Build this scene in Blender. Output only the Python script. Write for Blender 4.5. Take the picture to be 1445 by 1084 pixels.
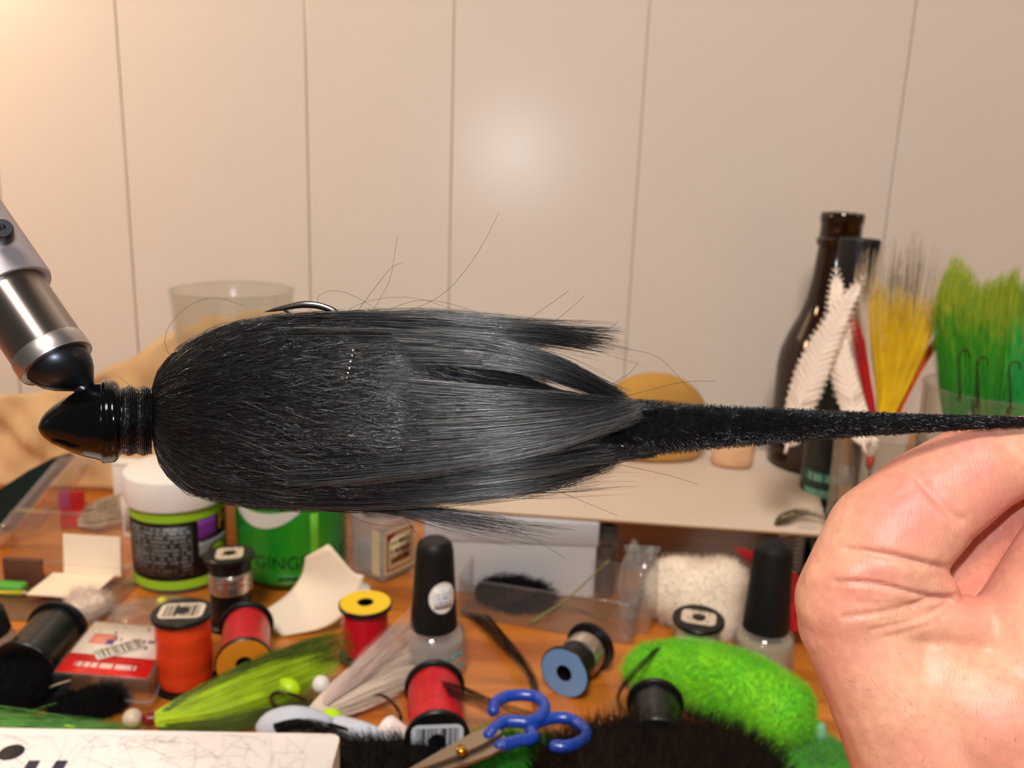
import bpy, bmesh, math, random
import numpy as np
from mathutils import Matrix, Vector

for _o in list(bpy.data.objects):
    bpy.data.objects.remove(_o)
S = 0.01                      # the script is written in centimetres
rng = np.random.default_rng(7)
random.seed(7)
scn = bpy.context.scene
COL = scn.collection

# ------------------------------------------------------------------ camera
FPX, CX, CY = 1250.0, 722.5, 542.0
CAMH = 24.0
PITCH, ROLL = math.radians(14.0), math.radians(2.1)
C0 = np.array([0.0, 0.0, CAMH])
FW = np.array([0.0, math.cos(PITCH), -math.sin(PITCH)])
U0 = np.array([0.0, math.sin(PITCH), math.cos(PITCH)])
R0 = np.array([1.0, 0.0, 0.0])
UP = U0 * math.cos(ROLL) - R0 * math.sin(ROLL)
RT = R0 * math.cos(ROLL) + U0 * math.sin(ROLL)
cam_d = bpy.data.cameras.new('camera')
cam = bpy.data.objects.new('camera', cam_d)
COL.objects.link(cam)
cam.matrix_world = Matrix(((RT[0], UP[0], -FW[0], C0[0] * S), (RT[1], UP[1], -FW[1], C0[1] * S),
                           (RT[2], UP[2], -FW[2], C0[2] * S), (0, 0, 0, 1)))
cam_d.sensor_width = 36.0
cam_d.lens = 36.0 * FPX / 1445.0
cam_d.clip_start = 0.005
cam_d.clip_end = 50
cam_d.dof.use_dof = True
cam_d.dof.focus_distance = 0.156
cam_d.dof.aperture_fstop = 29.0
scn.camera = cam

# ------------------------------------------------------------------ world, lights, exposure
scn.view_settings.view_transform = 'Standard'
scn.view_settings.look = 'None'
scn.view_settings.gamma = 1.0
scn.view_settings.use_curve_mapping = False
scn.view_settings.exposure = -0.14
w = bpy.data.worlds.new('room_glow')
scn.world = w
w.use_nodes = True
w.node_tree.nodes['Background'].inputs[0].default_value = (1.0, 0.91, 0.81, 1)
w.node_tree.nodes['Background'].inputs[1].default_value = 0.11


def light(name, kind, loc, power, col, size=1.0, aim=None, **kw):
    d = bpy.data.lights.new(name, kind)
    d.energy = power
    d.color = col
    if kind == 'AREA':
        d.shape = 'DISK'
        d.size = size * S
    else:
        d.shadow_soft_size = size * S
    for k, v in kw.items():
        setattr(d, k, v)
    o = bpy.data.objects.new(name, d)
    COL.objects.link(o)
    o.location = [c * S for c in loc]
    if aim is not None:
        v = Vector(aim) - Vector(loc)
        o.rotation_euler = v.to_track_quat('-Z', 'Y').to_euler()
    return o


# the phone's own flash, beside its lens
light('phone_flash', 'POINT', C0 + RT * -0.8 + UP * 1.7, 1.1, (0.88, 0.94, 1.0), 0.3)
# the ceiling lamp of the room, behind and above the photographer
light('ceiling_lamp', 'AREA', (-15, -70, 150), 30.5, (1.0, 0.90, 0.81), 45, (0, 45, 5))
# warm desk lamp out of frame on the left, close to the wall
light('desk_lamp', 'POINT', (-50, 45, 42), 3.1, (1.0, 0.68, 0.38), 3.0)
# second warm lamp far to the right
light('side_lamp', 'POINT', (95, 30, 60), 2.0, (1.0, 0.60, 0.30), 6.0)


def P(px, py, z):
    """the point at distance z (cm, along the view axis) seen at a pixel"""
    return C0 + z * (FW + (px - CX) / FPX * RT - (py - CY) / FPX * UP)


def T(px, py, h=0.0):
    """the point at height h over the desk seen at a pixel"""
    d = FW + (px - CX) / FPX * RT - (py - CY) / FPX * UP
    return C0 + d * ((h - CAMH) / d[2])


def zof(p):
    return float(np.dot(np.asarray(p) - C0, FW))


# ------------------------------------------------------------------ mesh helpers (centimetres)
def mesh_np(name, V, F, mat=None, uv=None, smooth=True):
    me = bpy.data.meshes.new(name)
    V = np.asarray(V, dtype=np.float64) * S
    if isinstance(F, np.ndarray):
        n, k = F.shape
        me.vertices.add(len(V))
        me.vertices.foreach_set('co', V.astype(np.float32).ravel())
        me.loops.add(n * k)
        me.loops.foreach_set('vertex_index', F.astype(np.int32).ravel())
        me.polygons.add(n)
        me.polygons.foreach_set('loop_start', np.arange(0, n * k, k, dtype=np.int32))
        me.update(calc_edges=True)
    else:
        me.from_pydata(V.tolist(), [], [list(f) for f in F])
    me.polygons.foreach_set('use_smooth', np.full(len(me.polygons), bool(smooth)))
    if uv is not None:
        l = me.uv_layers.new(name='UVMap')
        idx = np.empty(len(me.loops), dtype=np.int32)
        me.loops.foreach_get('vertex_index', idx)
        l.data.foreach_set('uv', np.asarray(uv, dtype=np.float32)[idx].ravel())
    if mat is not None:
        me.materials.append(mat)
    me.validate()
    return me


def obj(name, vf, mat, parent=None, uv=None, smooth=True, sharp=None, stuff=False, label=None):
    V, F = vf
    me = mesh_np(name, V, F, mat, uv, smooth)
    o = bpy.data.objects.new(name, me)
    COL.objects.link(o)
    if parent is not None:
        o.parent = parent
    if sharp and smooth:
        try:
            me.set_sharp_from_angle(angle=math.radians(sharp))
        except Exception:
            pass
    if stuff:
        o['kind'] = 'stuff'
    if label:
        o['label'] = label
    return o


def tag(o, label, cat, group=None):
    o['label'] = label
    o['category'] = cat
    if group:
        o['group'] = group
    return o


def struct(name, vf, mat, parent=None, **kw):
    o = obj(name, vf, mat, parent, **kw)
    o['kind'] = 'structure'
    return o


def frame(zax, xhint=(1, 0, 0)):
    z = np.asarray(zax, float)
    z /= np.linalg.norm(z)
    x = np.asarray(xhint, float)
    x = x - z * np.dot(x, z)
    x /= np.linalg.norm(x)
    y = np.cross(z, x)
    return np.stack([x, y, z], axis=1)


def rz(deg):
    a = math.radians(deg)
    return np.array([[math.cos(a), -math.sin(a), 0], [math.sin(a), math.cos(a), 0], [0, 0, 1.0]])


def rx(deg):
    a = math.radians(deg)
    return np.array([[1.0, 0, 0], [0, math.cos(a), -math.sin(a)], [0, math.sin(a), math.cos(a)]])


def thing(name, label, cat, loc=(0, 0, 0), R=None, group=None):
    o = bpy.data.objects.new(name, None)
    COL.objects.link(o)
    o.empty_display_size = 0.01
    M = np.eye(4)
    if R is not None:
        M[:3, :3] = R
    M[:3, 3] = np.asarray(loc) * S
    o.matrix_world = Matrix(M.tolist())
    tag(o, label, cat, group)
    return o


def xf(vf, R=None, t=(0, 0, 0)):
    V, F = vf
    V = np.asarray(V, float)
    if R is not None:
        V = V @ np.asarray(R).T
    return V + np.asarray(t, float), F


def join(*parts):
    Vs, Fs, n = [], [], 0
    for V, F in parts:
        V = np.asarray(V, float)
        Vs.append(V)
        Fs += [[i + n for i in f] for f in (F.tolist() if isinstance(F, np.ndarray) else F)]
        n += len(V)
    return np.concatenate(Vs), Fs


def lathe(prof, seg=40, a0=0.0, a1=360.0):
    """revolve a profile of (radius, height) about z"""
    full = abs(a1 - a0) >= 359.9
    ang = np.radians(np.linspace(a0, a1, seg, endpoint=not full))
    V, F = [], []
    rings = []
    for r, z in prof:
        if r < 1e-6:
            rings.append([len(V)])
            V.append((0, 0, z))
        else:
            rings.append(list(range(len(V), len(V) + seg)))
            V += [(r * math.cos(a), r * math.sin(a), z) for a in ang]
    m = seg if full else seg - 1
    for A, B in zip(rings[:-1], rings[1:]):
        for i in range(m):
            j = (i + 1) % seg
            if len(A) == 1 and len(B) == 1:
                continue
            if len(A) == 1:
                F.append((A[0], B[j], B[i]))
            elif len(B) == 1:
                F.append((A[i], A[j], B[0]))
            else:
                F.append((A[i], A[j], B[j], B[i]))
    return np.array(V, float), F


def smooth_path(pts, n=24):
    """Catmull-Rom through the points"""
    p = np.asarray(pts, float)
    p = np.concatenate([[2 * p[0] - p[1]], p, [2 * p[-1] - p[-2]]])
    t = np.linspace(0, len(p) - 3 - 1e-9, n)
    i = t.astype(int)
    u = (t - i)[:, None]
    a, b, c, d = p[i], p[i + 1], p[i + 2], p[i + 3]
    return 0.5 * ((2 * b) + (-a + c) * u + (2 * a - 5 * b + 4 * c - d) * u ** 2 + (-a + 3 * b - 3 * c + d) * u ** 3)


def tube(pts, rad, seg=12, caps=True, flat=1.0):
    pts = np.asarray(pts, float)
    n = len(pts)
    rad = np.broadcast_to(np.asarray(rad, float), (n,))
    t = np.gradient(pts, axis=0)
    t /= np.linalg.norm(t, axis=1)[:, None] + 1e-12
    ref = np.array([0, 0, 1.0]) if abs(t[0][2]) < 0.9 else np.array([1.0, 0, 0])
    x = np.cross(t[0], ref)
    x /= np.linalg.norm(x)
    V = []
    ang = np.linspace(0, 2 * np.pi, seg, endpoint=False)
    for k in range(n):
        x = x - t[k] * np.dot(x, t[k])
        x /= np.linalg.norm(x)
        y = np.cross(t[k], x)
        V.append(pts[k] + rad[k] * (np.cos(ang)[:, None] * x + flat * np.sin(ang)[:, None] * y))
    V = np.concatenate(V)
    F = []
    for k in range(n - 1):
        for i in range(seg):
            j = (i + 1) % seg
            F.append((k * seg + i, k * seg + j, (k + 1) * seg + j, (k + 1) * seg + i))
    if caps:
        F.append(tuple(range(seg - 1, -1, -1)))
        F.append(tuple(range((n - 1) * seg, n * seg)))
    return V, F


def box(sx, sy, sz, bev=0.0, segs=2, z0=0.0):
    bm = bmesh.new()
    bmesh.ops.create_cube(bm, size=1.0)
    for v in bm.verts:
        v.co = Vector((v.co.x * sx, v.co.y * sy, (v.co.z + 0.5) * sz + z0))
    if bev > 0:
        bmesh.ops.bevel(bm, geom=list(bm.edges), offset=bev, segments=segs, profile=0.5, affect='EDGES')
    return from_bm(bm)


def from_bm(bm):
    bm.verts.ensure_lookup_table()
    V = np.array([v.co[:] for v in bm.verts])
    F = [[v.index for v in f.verts] for f in bm.faces]
    bm.free()
    return V, F


def rounded(w, h, r, n=5):
    pts = []
    for cx, cy, a in ((w / 2 - r, h / 2 - r, 0), (-w / 2 + r, h / 2 - r, 90), (-w / 2 + r, -h / 2 + r, 180), (w / 2 - r, -h / 2 + r, 270)):
        for k in range(n + 1):
            b = math.radians(a + 90.0 * k / n)
            pts.append((cx + r * math.cos(b), cy + r * math.sin(b)))
    return pts


def prism(out, h, z0=0.0):
    n = len(out)
    V = [(x, y, z0) for x, y in out] + [(x, y, z0 + h) for x, y in out]
    F = [tuple(range(n - 1, -1, -1)), tuple(range(n, 2 * n))]
    F += [(i, (i + 1) % n, n + (i + 1) % n, n + i) for i in range(n)]
    return np.array(V, float), F


def shell(out, h, t, z0=0.0):
    """open tray: rounded outline, wall thickness t, with floor"""
    o = np.array(out)
    c = o.mean(0)
    inn = c + (o - c) * (1 - t / np.abs(o - c).max(0))
    n = len(o)
    V = np.concatenate([np.c_[o, np.full(n, z0)], np.c_[o, np.full(n, z0 + h)], np.c_[inn, np.full(n, z0 + h)], np.c_[inn, np.full(n, z0 + t)]])
    F = [tuple(range(n - 1, -1, -1)), tuple(range(3 * n, 4 * n))]
    for a in range(3):
        F += [(a * n + i, a * n + (i + 1) % n, (a + 1) * n + (i + 1) % n, (a + 1) * n + i) for i in range(n)]
    return V, F


def sheet(fn, nu=14, nv=14, th=0.03):
    """a thin curved sheet: fn(u, v) -> point; thickened along its normal; returns vf and uv"""
    u, v = np.meshgrid(np.linspace(0, 1, nu), np.linspace(0, 1, nv), indexing='ij')
    Q = np.array([[fn(a, b) for a, b in zip(ra, rb)] for ra, rb in zip(u, v)], float)
    du = np.gradient(Q, axis=0)
    dv = np.gradient(Q, axis=1)
    nn = np.cross(du, dv)
    nn /= np.linalg.norm(nn, axis=2)[..., None] + 1e-12
    A = (Q + nn * th / 2).reshape(-1, 3)
    B = (Q - nn * th / 2).reshape(-1, 3)
    N = nu * nv
    F = []
    for i in range(nu - 1):
        for j in range(nv - 1):
            a = i * nv + j
            F.append((a, a + nv, a + nv + 1, a + 1))
            F.append((N + a, N + a + 1, N + a + nv + 1, N + a + nv))
    edge = [(0, j) for j in range(nv)] + [(i, nv - 1) for i in range(1, nu)] + [(nu - 1, j) for j in range(nv - 2, -1, -1)] + [(i, 0) for i in range(nu - 2, 0, -1)]
    ids = [i * nv + j for i, j in edge]
    for a, b in zip(ids, ids[1:] + ids[:1]):
        F.append((a, b, N + b, N + a))
    uv = np.c_[u.ravel(), v.ravel()]
    return (np.concatenate([A, B]), F), np.concatenate([uv, uv])


def hairs(Pn, r0, r1=None, seg=3):
    """mesh strands from polylines Pn (N, K, 3); root radius r0, tip radius r1"""
    Pn = np.asarray(Pn, float)
    N, K, _ = Pn.shape
    r0 = np.broadcast_to(np.asarray(r0, float), (N,))
    r1 = r0 * 0.25 if r1 is None else np.broadcast_to(np.asarray(r1, float), (N,))
    t = np.gradient(Pn, axis=1)
    t /= np.linalg.norm(t, axis=2)[..., None] + 1e-12
    ref = rng.normal(size=(N, 1, 3))
    x = np.cross(t, np.broadcast_to(ref, t.shape))
    x /= np.linalg.norm(x, axis=2)[..., None] + 1e-12
    y = np.cross(t, x)
    s = np.linspace(0, 1, K)[None, :, None]
    rad = r0[:, None, None] * (1 - s) + r1[:, None, None] * s
    V = np.empty((N, K, seg, 3))
    for k in range(seg):
        a = 2 * math.pi * k / seg
        V[:, :, k] = Pn + rad * (math.cos(a) * x + math.sin(a) * y)
    base = (np.arange(N) * K * seg)[:, None, None] + (np.arange(K - 1) * seg)[None, :, None]
    k0 = np.arange(seg)[None, None, :]
    k1 = (np.arange(seg) + 1) % seg
    k1 = k1[None, None, :]
    F = np.stack([base + k0, base + k1, base + seg + k1, base + seg + k0], axis=-1).reshape(-1, 4)
    return V.reshape(-1, 3), F


def bundle(path_a, path_b, n, k=7, spread=0.1, r=0.012, wav=0.0, lenv=0.25, start=0.0, depth=None):
    """n strands between two guide curves (each a list of points); spread = random offset growing towards the tips"""
    A = smooth_path(path_a, k)
    B = smooth_path(path_b, k)
    m = rng.random((n, 1, 1))
    L = 1 - lenv * rng.random((n, 1)) 
    s0 = start * rng.random((n, 1))
    tt = s0 + (L - s0) * np.linspace(0, 1, k)[None, :]
    def at(Q):
        f = tt * (k - 1)
        i = np.clip(f.astype(int), 0, k - 2)
        u = (f - i)[..., None]
        return Q[i] * (1 - u) + Q[i + 1] * u
    Pn = at(A) * (1 - m) + at(B) * m
    off = rng.normal(size=(n, 1, 3)) * spread
    Pn = Pn + off * (0.25 + 0.75 * tt[..., None])
    if depth is not None:
        Pn = Pn + np.asarray(depth)[None, None, :] * (rng.random((n, 1, 1)) - 0.5) * (0.3 + 0.7 * np.sin(np.pi * np.clip(tt[..., None], 0, 1)))
    if wav:
        ph = rng.random((n, 1)) * 6.28
        d = rng.normal(size=(n, 1, 3))
        Pn = Pn + d * wav * np.sin(tt * 7 + ph)[..., None] * tt[..., None]
    return hairs(Pn, r * (0.7 + 0.6 * rng.random(n)))


def fuzz(V, F, n, length, r=0.012, lean=(0, 0, 0), k=4, curl=0.3):
    """short hair growing from the faces of a mesh"""
    V = np.asarray(V, float)
    tris = []
    for f in (F.tolist() if isinstance(F, np.ndarray) else F):
        for i in range(1, len(f) - 1):
            tris.append((f[0], f[i], f[i + 1]))
    tris = np.array(tris)
    a, b, c = V[tris[:, 0]], V[tris[:, 1]], V[tris[:, 2]]
    nn = np.cross(b - a, c - a)
    ar = np.linalg.norm(nn, axis=1)
    i = rng.choice(len(tris), n, p=ar / ar.sum())
    u, v = rng.random((2, n))
    fl = u + v > 1
    u[fl], v[fl] = 1 - u[fl], 1 - v[fl]
    p = a[i] + (b[i] - a[i]) * u[:, None] + (c[i] - a[i]) * v[:, None]
    nrm = nn[i] / (ar[i][:, None] + 1e-12)
    d = nrm + np.asarray(lean)[None] + rng.normal(size=(n, 3)) * curl
    d /= np.linalg.norm(d, axis=1)[:, None]
    d2 = d + rng.normal(size=(n, 3)) * curl + np.asarray(lean)[None]
    d2 /= np.linalg.norm(d2, axis=1)[:, None]
    L = length * (0.55 + 0.75 * rng.random(n))[:, None, None]
    s = np.linspace(0, 1, k)[None, :, None]
    Pn = p[:, None] + L * (d[:, None] * s * (1 - 0.5 * s) + d2[:, None] * 0.5 * s * s)
    return hairs(Pn, r * (0.7 + 0.6 * rng.random(n)))


def text_vf(s, size, ext=0.004, spacing=1.0):
    cu = bpy.data.curves.new('txt', 'FONT')
    cu.body = s
    cu.size = size
    cu.extrude = ext
    cu.align_x = 'CENTER'
    cu.align_y = 'CENTER'
    cu.resolution_u = 3
    cu.space_character = spacing
    o = bpy.data.objects.new('txt', cu)
    COL.objects.link(o)
    dg = bpy.context.evaluated_depsgraph_get()
    dg.update()
    me = bpy.data.meshes.new_from_object(o.evaluated_get(dg))
    V = np.array([v.co[:] for v in me.vertices])
    F = [list(p.vertices) for p in me.polygons]
    bpy.data.objects.remove(o)
    bpy.data.curves.remove(cu)
    bpy.data.meshes.remove(me)
    return V, F


def cyl_wrap(vf, r, ang0=-90.0):
    """bend a flat shape (x along, y up, z out) round a z cylinder, its middle at angle ang0"""
    V, F = vf
    a = math.radians(ang0) + V[:, 0] / r
    rr = r + V[:, 2]
    return np.c_[rr * np.cos(a), rr * np.sin(a), V[:, 1]], F


def lump(sx, sy, sz, seed, amp=0.15, sub=3, freq=1.0, flatb=True):
    bm = bmesh.new()
    bmesh.ops.create_icosphere(bm, subdivisions=sub, radius=1.0)
    V, F = from_bm(bm)
    rr = np.random.default_rng(seed)
    d = np.zeros(len(V))
    for _ in range(6):
        k = rr.normal(size=3) * 2.2 * freq
        d += np.sin(V @ k + rr.random() * 6.28)
    V = V * (1 + amp * d[:, None] / 2.4) * np.array([sx, sy, sz])
    if flatb:
        V[:, 2] = np.maximum(V[:, 2], -sz * 0.55) + sz * 0.55
    return V, F


# ------------------------------------------------------------------ materials
def srgb(r, g, b):
    def f(c):
        c /= 255.0
        return c / 12.92 if c <= 0.04045 else ((c + 0.055) / 1.055) ** 2.4
    return (f(r), f(g), f(b), 1.0)


def nt(name):
    m = bpy.data.materials.new(name)
    m.use_nodes = True
    t = m.node_tree
    return m, t, t.nodes['Principled BSDF']


def lk(t, a, b):
    t.links.new(a, b)


def pm(name, col, rough=0.5, metal=0.0, spec=0.5, var=0.0, scale=60.0, bump=0.0, bscale=200.0, sss=0.0, coat=0.0, sheen=0.0, col2=None, stretch=None):
    m, t, b = nt(name)
    b.inputs['Base Color'].default_value = col
    b.inputs['Roughness'].default_value = rough
    b.inputs['Metallic'].default_value = metal
    b.inputs['Specular IOR Level'].default_value = spec
    b.inputs['Coat Weight'].default_value = coat
    b.inputs['Coat Roughness'].default_value = 0.06
    b.inputs['Sheen Weight'].default_value = sheen
    if sss:
        b.inputs['Subsurface Weight'].default_value = sss
        b.inputs['Subsurface Radius'].default_value = (1.0, 0.35, 0.2)
        b.inputs['Subsurface Scale'].default_value = 0.002
    if var > 0 or bump > 0:
        tc = t.nodes.new('ShaderNodeTexCoord')
        mp = t.nodes.new('ShaderNodeMapping')
        if stretch:
            mp.inputs['Scale'].default_value = stretch
        lk(t, tc.outputs['Object'], mp.inputs['Vector'])
    if var > 0:
        n = t.nodes.new('ShaderNodeTexNoise')
        n.inputs['Scale'].default_value = scale
        n.inputs['Detail'].default_value = 4
        lk(t, mp.outputs[0], n.inputs['Vector'])
        r = t.nodes.new('ShaderNodeValToRGB')
        r.color_ramp.elements[0].position = 0.3
        r.color_ramp.elements[1].position = 0.7
        c2 = col2 or tuple(min(1, c * (1 + var)) for c in col[:3]) + (1,)
        c1 = col if col2 else tuple(c * (1 - var) for c in col[:3]) + (1,)
        r.color_ramp.elements[0].color = c1
        r.color_ramp.elements[1].color = c2
        lk(t, n.outputs['Fac'], r.inputs['Fac'])
        lk(t, r.outputs['Color'], b.inputs['Base Color'])
    if bump > 0:
        n2 = t.nodes.new('ShaderNodeTexNoise')
        n2.inputs['Scale'].default_value = bscale
        n2.inputs['Detail'].default_value = 3
        lk(t, mp.outputs[0], n2.inputs['Vector'])
        bp = t.nodes.new('ShaderNodeBump')
        bp.inputs['Strength'].default_value = bump
        bp.inputs['Distance'].default_value = 0.0006
        lk(t, n2.outputs['Fac'], bp.inputs['Height'])
        lk(t, bp.outputs['Normal'], b.inputs['Normal'])
    return m


def clear(name, tint=(0.95, 0.96, 0.97, 1), rough=0.05, spec=1.0, haze=0.0):
    """thin clear plastic or glass: see-through with a fresnel gloss and a little scatter"""
    m = bpy.data.materials.new(name)
    m.use_nodes = True
    t = m.node_tree
    t.nodes.clear()
    out = t.nodes.new('ShaderNodeOutputMaterial')
    tr = t.nodes.new('ShaderNodeBsdfTransparent')
    tr.inputs[0].default_value = tint
    gl = t.nodes.new('ShaderNodeBsdfGlossy')
    gl.inputs['Roughness'].default_value = rough
    fr = t.nodes.new('ShaderNodeLayerWeight')
    fr.inputs['Blend'].default_value = 0.5
    pw = t.nodes.new('ShaderNodeMath')
    pw.operation = 'POWER'
    pw.inputs[1].default_value = 4.0
    lk(t, fr.outputs['Facing'], pw.inputs[0])
    mul = t.nodes.new('ShaderNodeMath')
    mul.operation = 'MULTIPLY_ADD'
    mul.inputs[1].default_value = min(0.9, 0.6 * spec)
    mul.inputs[2].default_value = 0.035 * spec
    lk(t, pw.outputs[0], mul.inputs[0])
    mx = t.nodes.new('ShaderNodeMixShader')
    lk(t, mul.outputs[0], mx.inputs[0])
    lk(t, tr.outputs[0], mx.inputs[1])
    lk(t, gl.outputs[0], mx.inputs[2])
    last = mx
    if haze > 0:
        df = t.nodes.new('ShaderNodeBsdfDiffuse')
        df.inputs[0].default_value = (0.8, 0.8, 0.8, 1)
        m2 = t.nodes.new('ShaderNodeMixShader')
        m2.inputs[0].default_value = haze
        lk(t, mx.outputs[0], m2.inputs[1])
        lk(t, df.outputs[0], m2.inputs[2])
        last = m2
    lk(t, last.outputs[0], out.inputs[0])
    return m


def glass(name, col, rough=0.02, ior=1.45):
    m, t, b = nt(name)
    b.inputs['Base Color'].default_value = col
    b.inputs['Roughness'].default_value = rough
    b.inputs['Transmission Weight'].default_value = 1.0
    b.inputs['IOR'].default_value = ior
    return m


def printed(name, paper, ink, rows=12.0, cols=30.0, amount=0.5, rough=0.45, bars=False, margin=0.06):
    """small print: rows of ink marks on a flat colour, laid out on the UV map"""
    m, t, b = nt(name)
    b.inputs['Roughness'].default_value = rough
    tc = t.nodes.new('ShaderNodeTexCoord')
    sp = t.nodes.new('ShaderNodeSeparateXYZ')
    lk(t, tc.outputs['UV'], sp.inputs[0])
    def mth(op, a, bb=None):
        n = t.nodes.new('ShaderNodeMath')
        n.operation = op
        for i, s in enumerate((a, bb)):
            if s is None:
                continue
            if isinstance(s, (int, float)):
                n.inputs[i].default_value = s
            else:
                lk(t, s, n.inputs[i])
        return n.outputs[0]
    u, v = sp.outputs[0], sp.outputs[1]
    ns = t.nodes.new('ShaderNodeTexNoise')
    ns.inputs['Scale'].default_value = 1.0
    ns.inputs['Detail'].default_value = 0
    cb = t.nodes.new('ShaderNodeCombineXYZ')
    lk(t, mth('MULTIPLY', u, cols), cb.inputs[0])
    if not bars:
        lk(t, mth('MULTIPLY', mth('FLOOR', mth('MULTIPLY', v, rows)), 7.3), cb.inputs[1])
    lk(t, cb.outputs[0], ns.inputs['Vector'])
    fac = mth('GREATER_THAN', ns.outputs['Fac'], 1.0 - amount)
    if not bars:
        fr = mth('FRACT', mth('MULTIPLY', v, rows))
        fac = mth('MULTIPLY', fac, mth('MULTIPLY', mth('GREATER_THAN', fr, 0.22), mth('LESS_THAN', fr, 0.72)))
    for s in (u, v):
        fac = mth('MULTIPLY', fac, mth('MULTIPLY', mth('GREATER_THAN', s, margin), mth('LESS_THAN', s, 1 - margin)))
    mx = t.nodes.new('ShaderNodeMix')
    mx.data_type = 'RGBA'
    mx.inputs['A'].default_value = paper
    mx.inputs['B'].default_value = ink
    lk(t, fac, mx.inputs['Factor'])
    lk(t, mx.outputs['Result'], b.inputs['Base Color'])
    return m


def flat_uv(vf):
    V = np.asarray(vf[0])
    lo, hi = V.min(0), V.max(0)
    return (V[:, :2] - lo[:2]) / (hi[:2] - lo[:2] + 1e-9)


def wood_mat():
    m, t, b = nt('orange_wood')
    tc = t.nodes.new('ShaderNodeTexCoord')
    mp = t.nodes.new('ShaderNodeMapping')
    mp.inputs['Scale'].default_value = (1.2, 9.0, 9.0)
    lk(t, tc.outputs['Object'], mp.inputs['Vector'])
    n = t.nodes.new('ShaderNodeTexNoise')
    n.inputs['Scale'].default_value = 6
    n.inputs['Detail'].default_value = 6
    n.inputs['Distortion'].default_value = 0.6
    lk(t, mp.outputs[0], n.inputs['Vector'])
    r = t.nodes.new('ShaderNodeValToRGB')
    r.color_ramp.elements[0].position = 0.3
    r.color_ramp.elements[0].color = srgb(158, 82, 22)
    r.color_ramp.elements[1].position = 0.72
    r.color_ramp.elements[1].color = srgb(224, 138, 48)
    lk(t, n.outputs['Fac'], r.inputs['Fac'])
    lk(t, r.outputs['Color'], b.inputs['Base Color'])
    b.inputs['Roughness'].default_value = 0.32
    b.inputs['Coat Weight'].default_value = 0.3
    b.inputs['Coat Roughness'].default_value = 0.15
    return m


def dyed_mat(name, c0, c1, c2):
    """hair dyed from one colour at the root to another at the tip"""
    m, t, b = nt(name)
    tc = t.nodes.new('ShaderNodeTexCoord')
    sp = t.nodes.new('ShaderNodeSeparateXYZ')
    lk(t, tc.outputs['Generated'], sp.inputs[0])
    n = t.nodes.new('ShaderNodeTexNoise')
    n.inputs['Scale'].default_value = 9
    lk(t, tc.outputs['Generated'], n.inputs['Vector'])
    ad = t.nodes.new('ShaderNodeMath')
    ad.operation = 'MULTIPLY_ADD'
    ad.inputs[1].default_value = 0.5
    lk(t, n.outputs['Fac'], ad.inputs[0])
    lk(t, sp.outputs[2], ad.inputs[2])
    r = t.nodes.new('ShaderNodeValToRGB')
    e = r.color_ramp.elements
    e[0].position, e[0].color = 0.5, c0
    e[1].position, e[1].color = 1.12, c2
    k = e.new(0.8)
    k.color = c1
    e[-1].position = 1.0
    lk(t, ad.outputs[0], r.inputs['Fac'])
    lk(t, r.outputs['Color'], b.inputs['Base Color'])
    b.inputs['Roughness'].default_value = 0.55
    return m


M = {}
M['wall'] = pm('cream_panel_paint', srgb(219, 208, 197), 0.27, spec=0.8, var=0.015, scale=8, bump=0.18, bscale=16)
M['groove'] = pm('groove_paint', srgb(200, 188, 172), 0.6)
M['wood'] = wood_mat()
M['floor'] = pm('floor_carpet', srgb(120, 105, 90), 0.9, var=0.1)
M['black'] = pm('black_plastic', srgb(16, 15, 16), 0.3, spec=0.35)
M['matte_black'] = pm('matte_black_plastic', srgb(16, 16, 18), 0.5, spec=0.3)
M['dark'] = pm('dark_green_glassy', srgb(20, 34, 30), 0.25)
M['white'] = pm('white_plastic', srgb(236, 232, 228), 0.4)
M['paper'] = pm('white_paper', srgb(235, 230, 224), 0.7)
M['cream'] = pm('cream_card', srgb(243, 225, 200), 0.7)
def brushed_mat(name, col, rough):
    m, t, b = nt(name)
    b.inputs['Base Color'].default_value = col
    b.inputs['Metallic'].default_value = 1.0
    b.inputs['Roughness'].default_value = rough
    b.inputs['Anisotropic'].default_value = 0.9
    b.inputs['Anisotropic Rotation'].default_value = 0.25
    tg = t.nodes.new('ShaderNodeTangent')
    tg.direction_type = 'RADIAL'
    tg.axis = 'Z'
    lk(t, tg.outputs[0], b.inputs['Tangent'])
    return m


M['steel'] = brushed_mat('brushed_steel', srgb(160, 150, 144), 0.36)
M['satin'] = pm('satin_aluminium', srgb(178, 168, 172), 0.5, metal=0.7)
M['gun'] = pm('dark_steel', srgb(52, 54, 60), 0.33, metal=0.9)
M['chrome'] = pm('chrome', srgb(215, 215, 220), 0.15, metal=1.0)
M['bronze'] = pm('bronze_wire', srgb(70, 52, 42), 0.25, metal=0.9)
M['ink'] = pm('black_ink', srgb(28, 28, 30), 0.6)
M['clear'] = clear('clear_plastic', haze=0.025)
M['clear2'] = clear('cloudy_plastic', tint=(0.9, 0.9, 0.9, 1), rough=0.12, haze=0.1)
M['glass'] = clear('drinking_glass', tint=(0.93, 0.93, 0.90, 1), rough=0.02, spec=1.2, haze=0.03)

# ================================================================== the setting
WALLY = 64.0


def wall_x(px, py):
    d = FW + (px - CX) / FPX * RT - (py - CY) / FPX * UP
    return (C0 + d * (WALLY / d[1]))[0]


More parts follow.
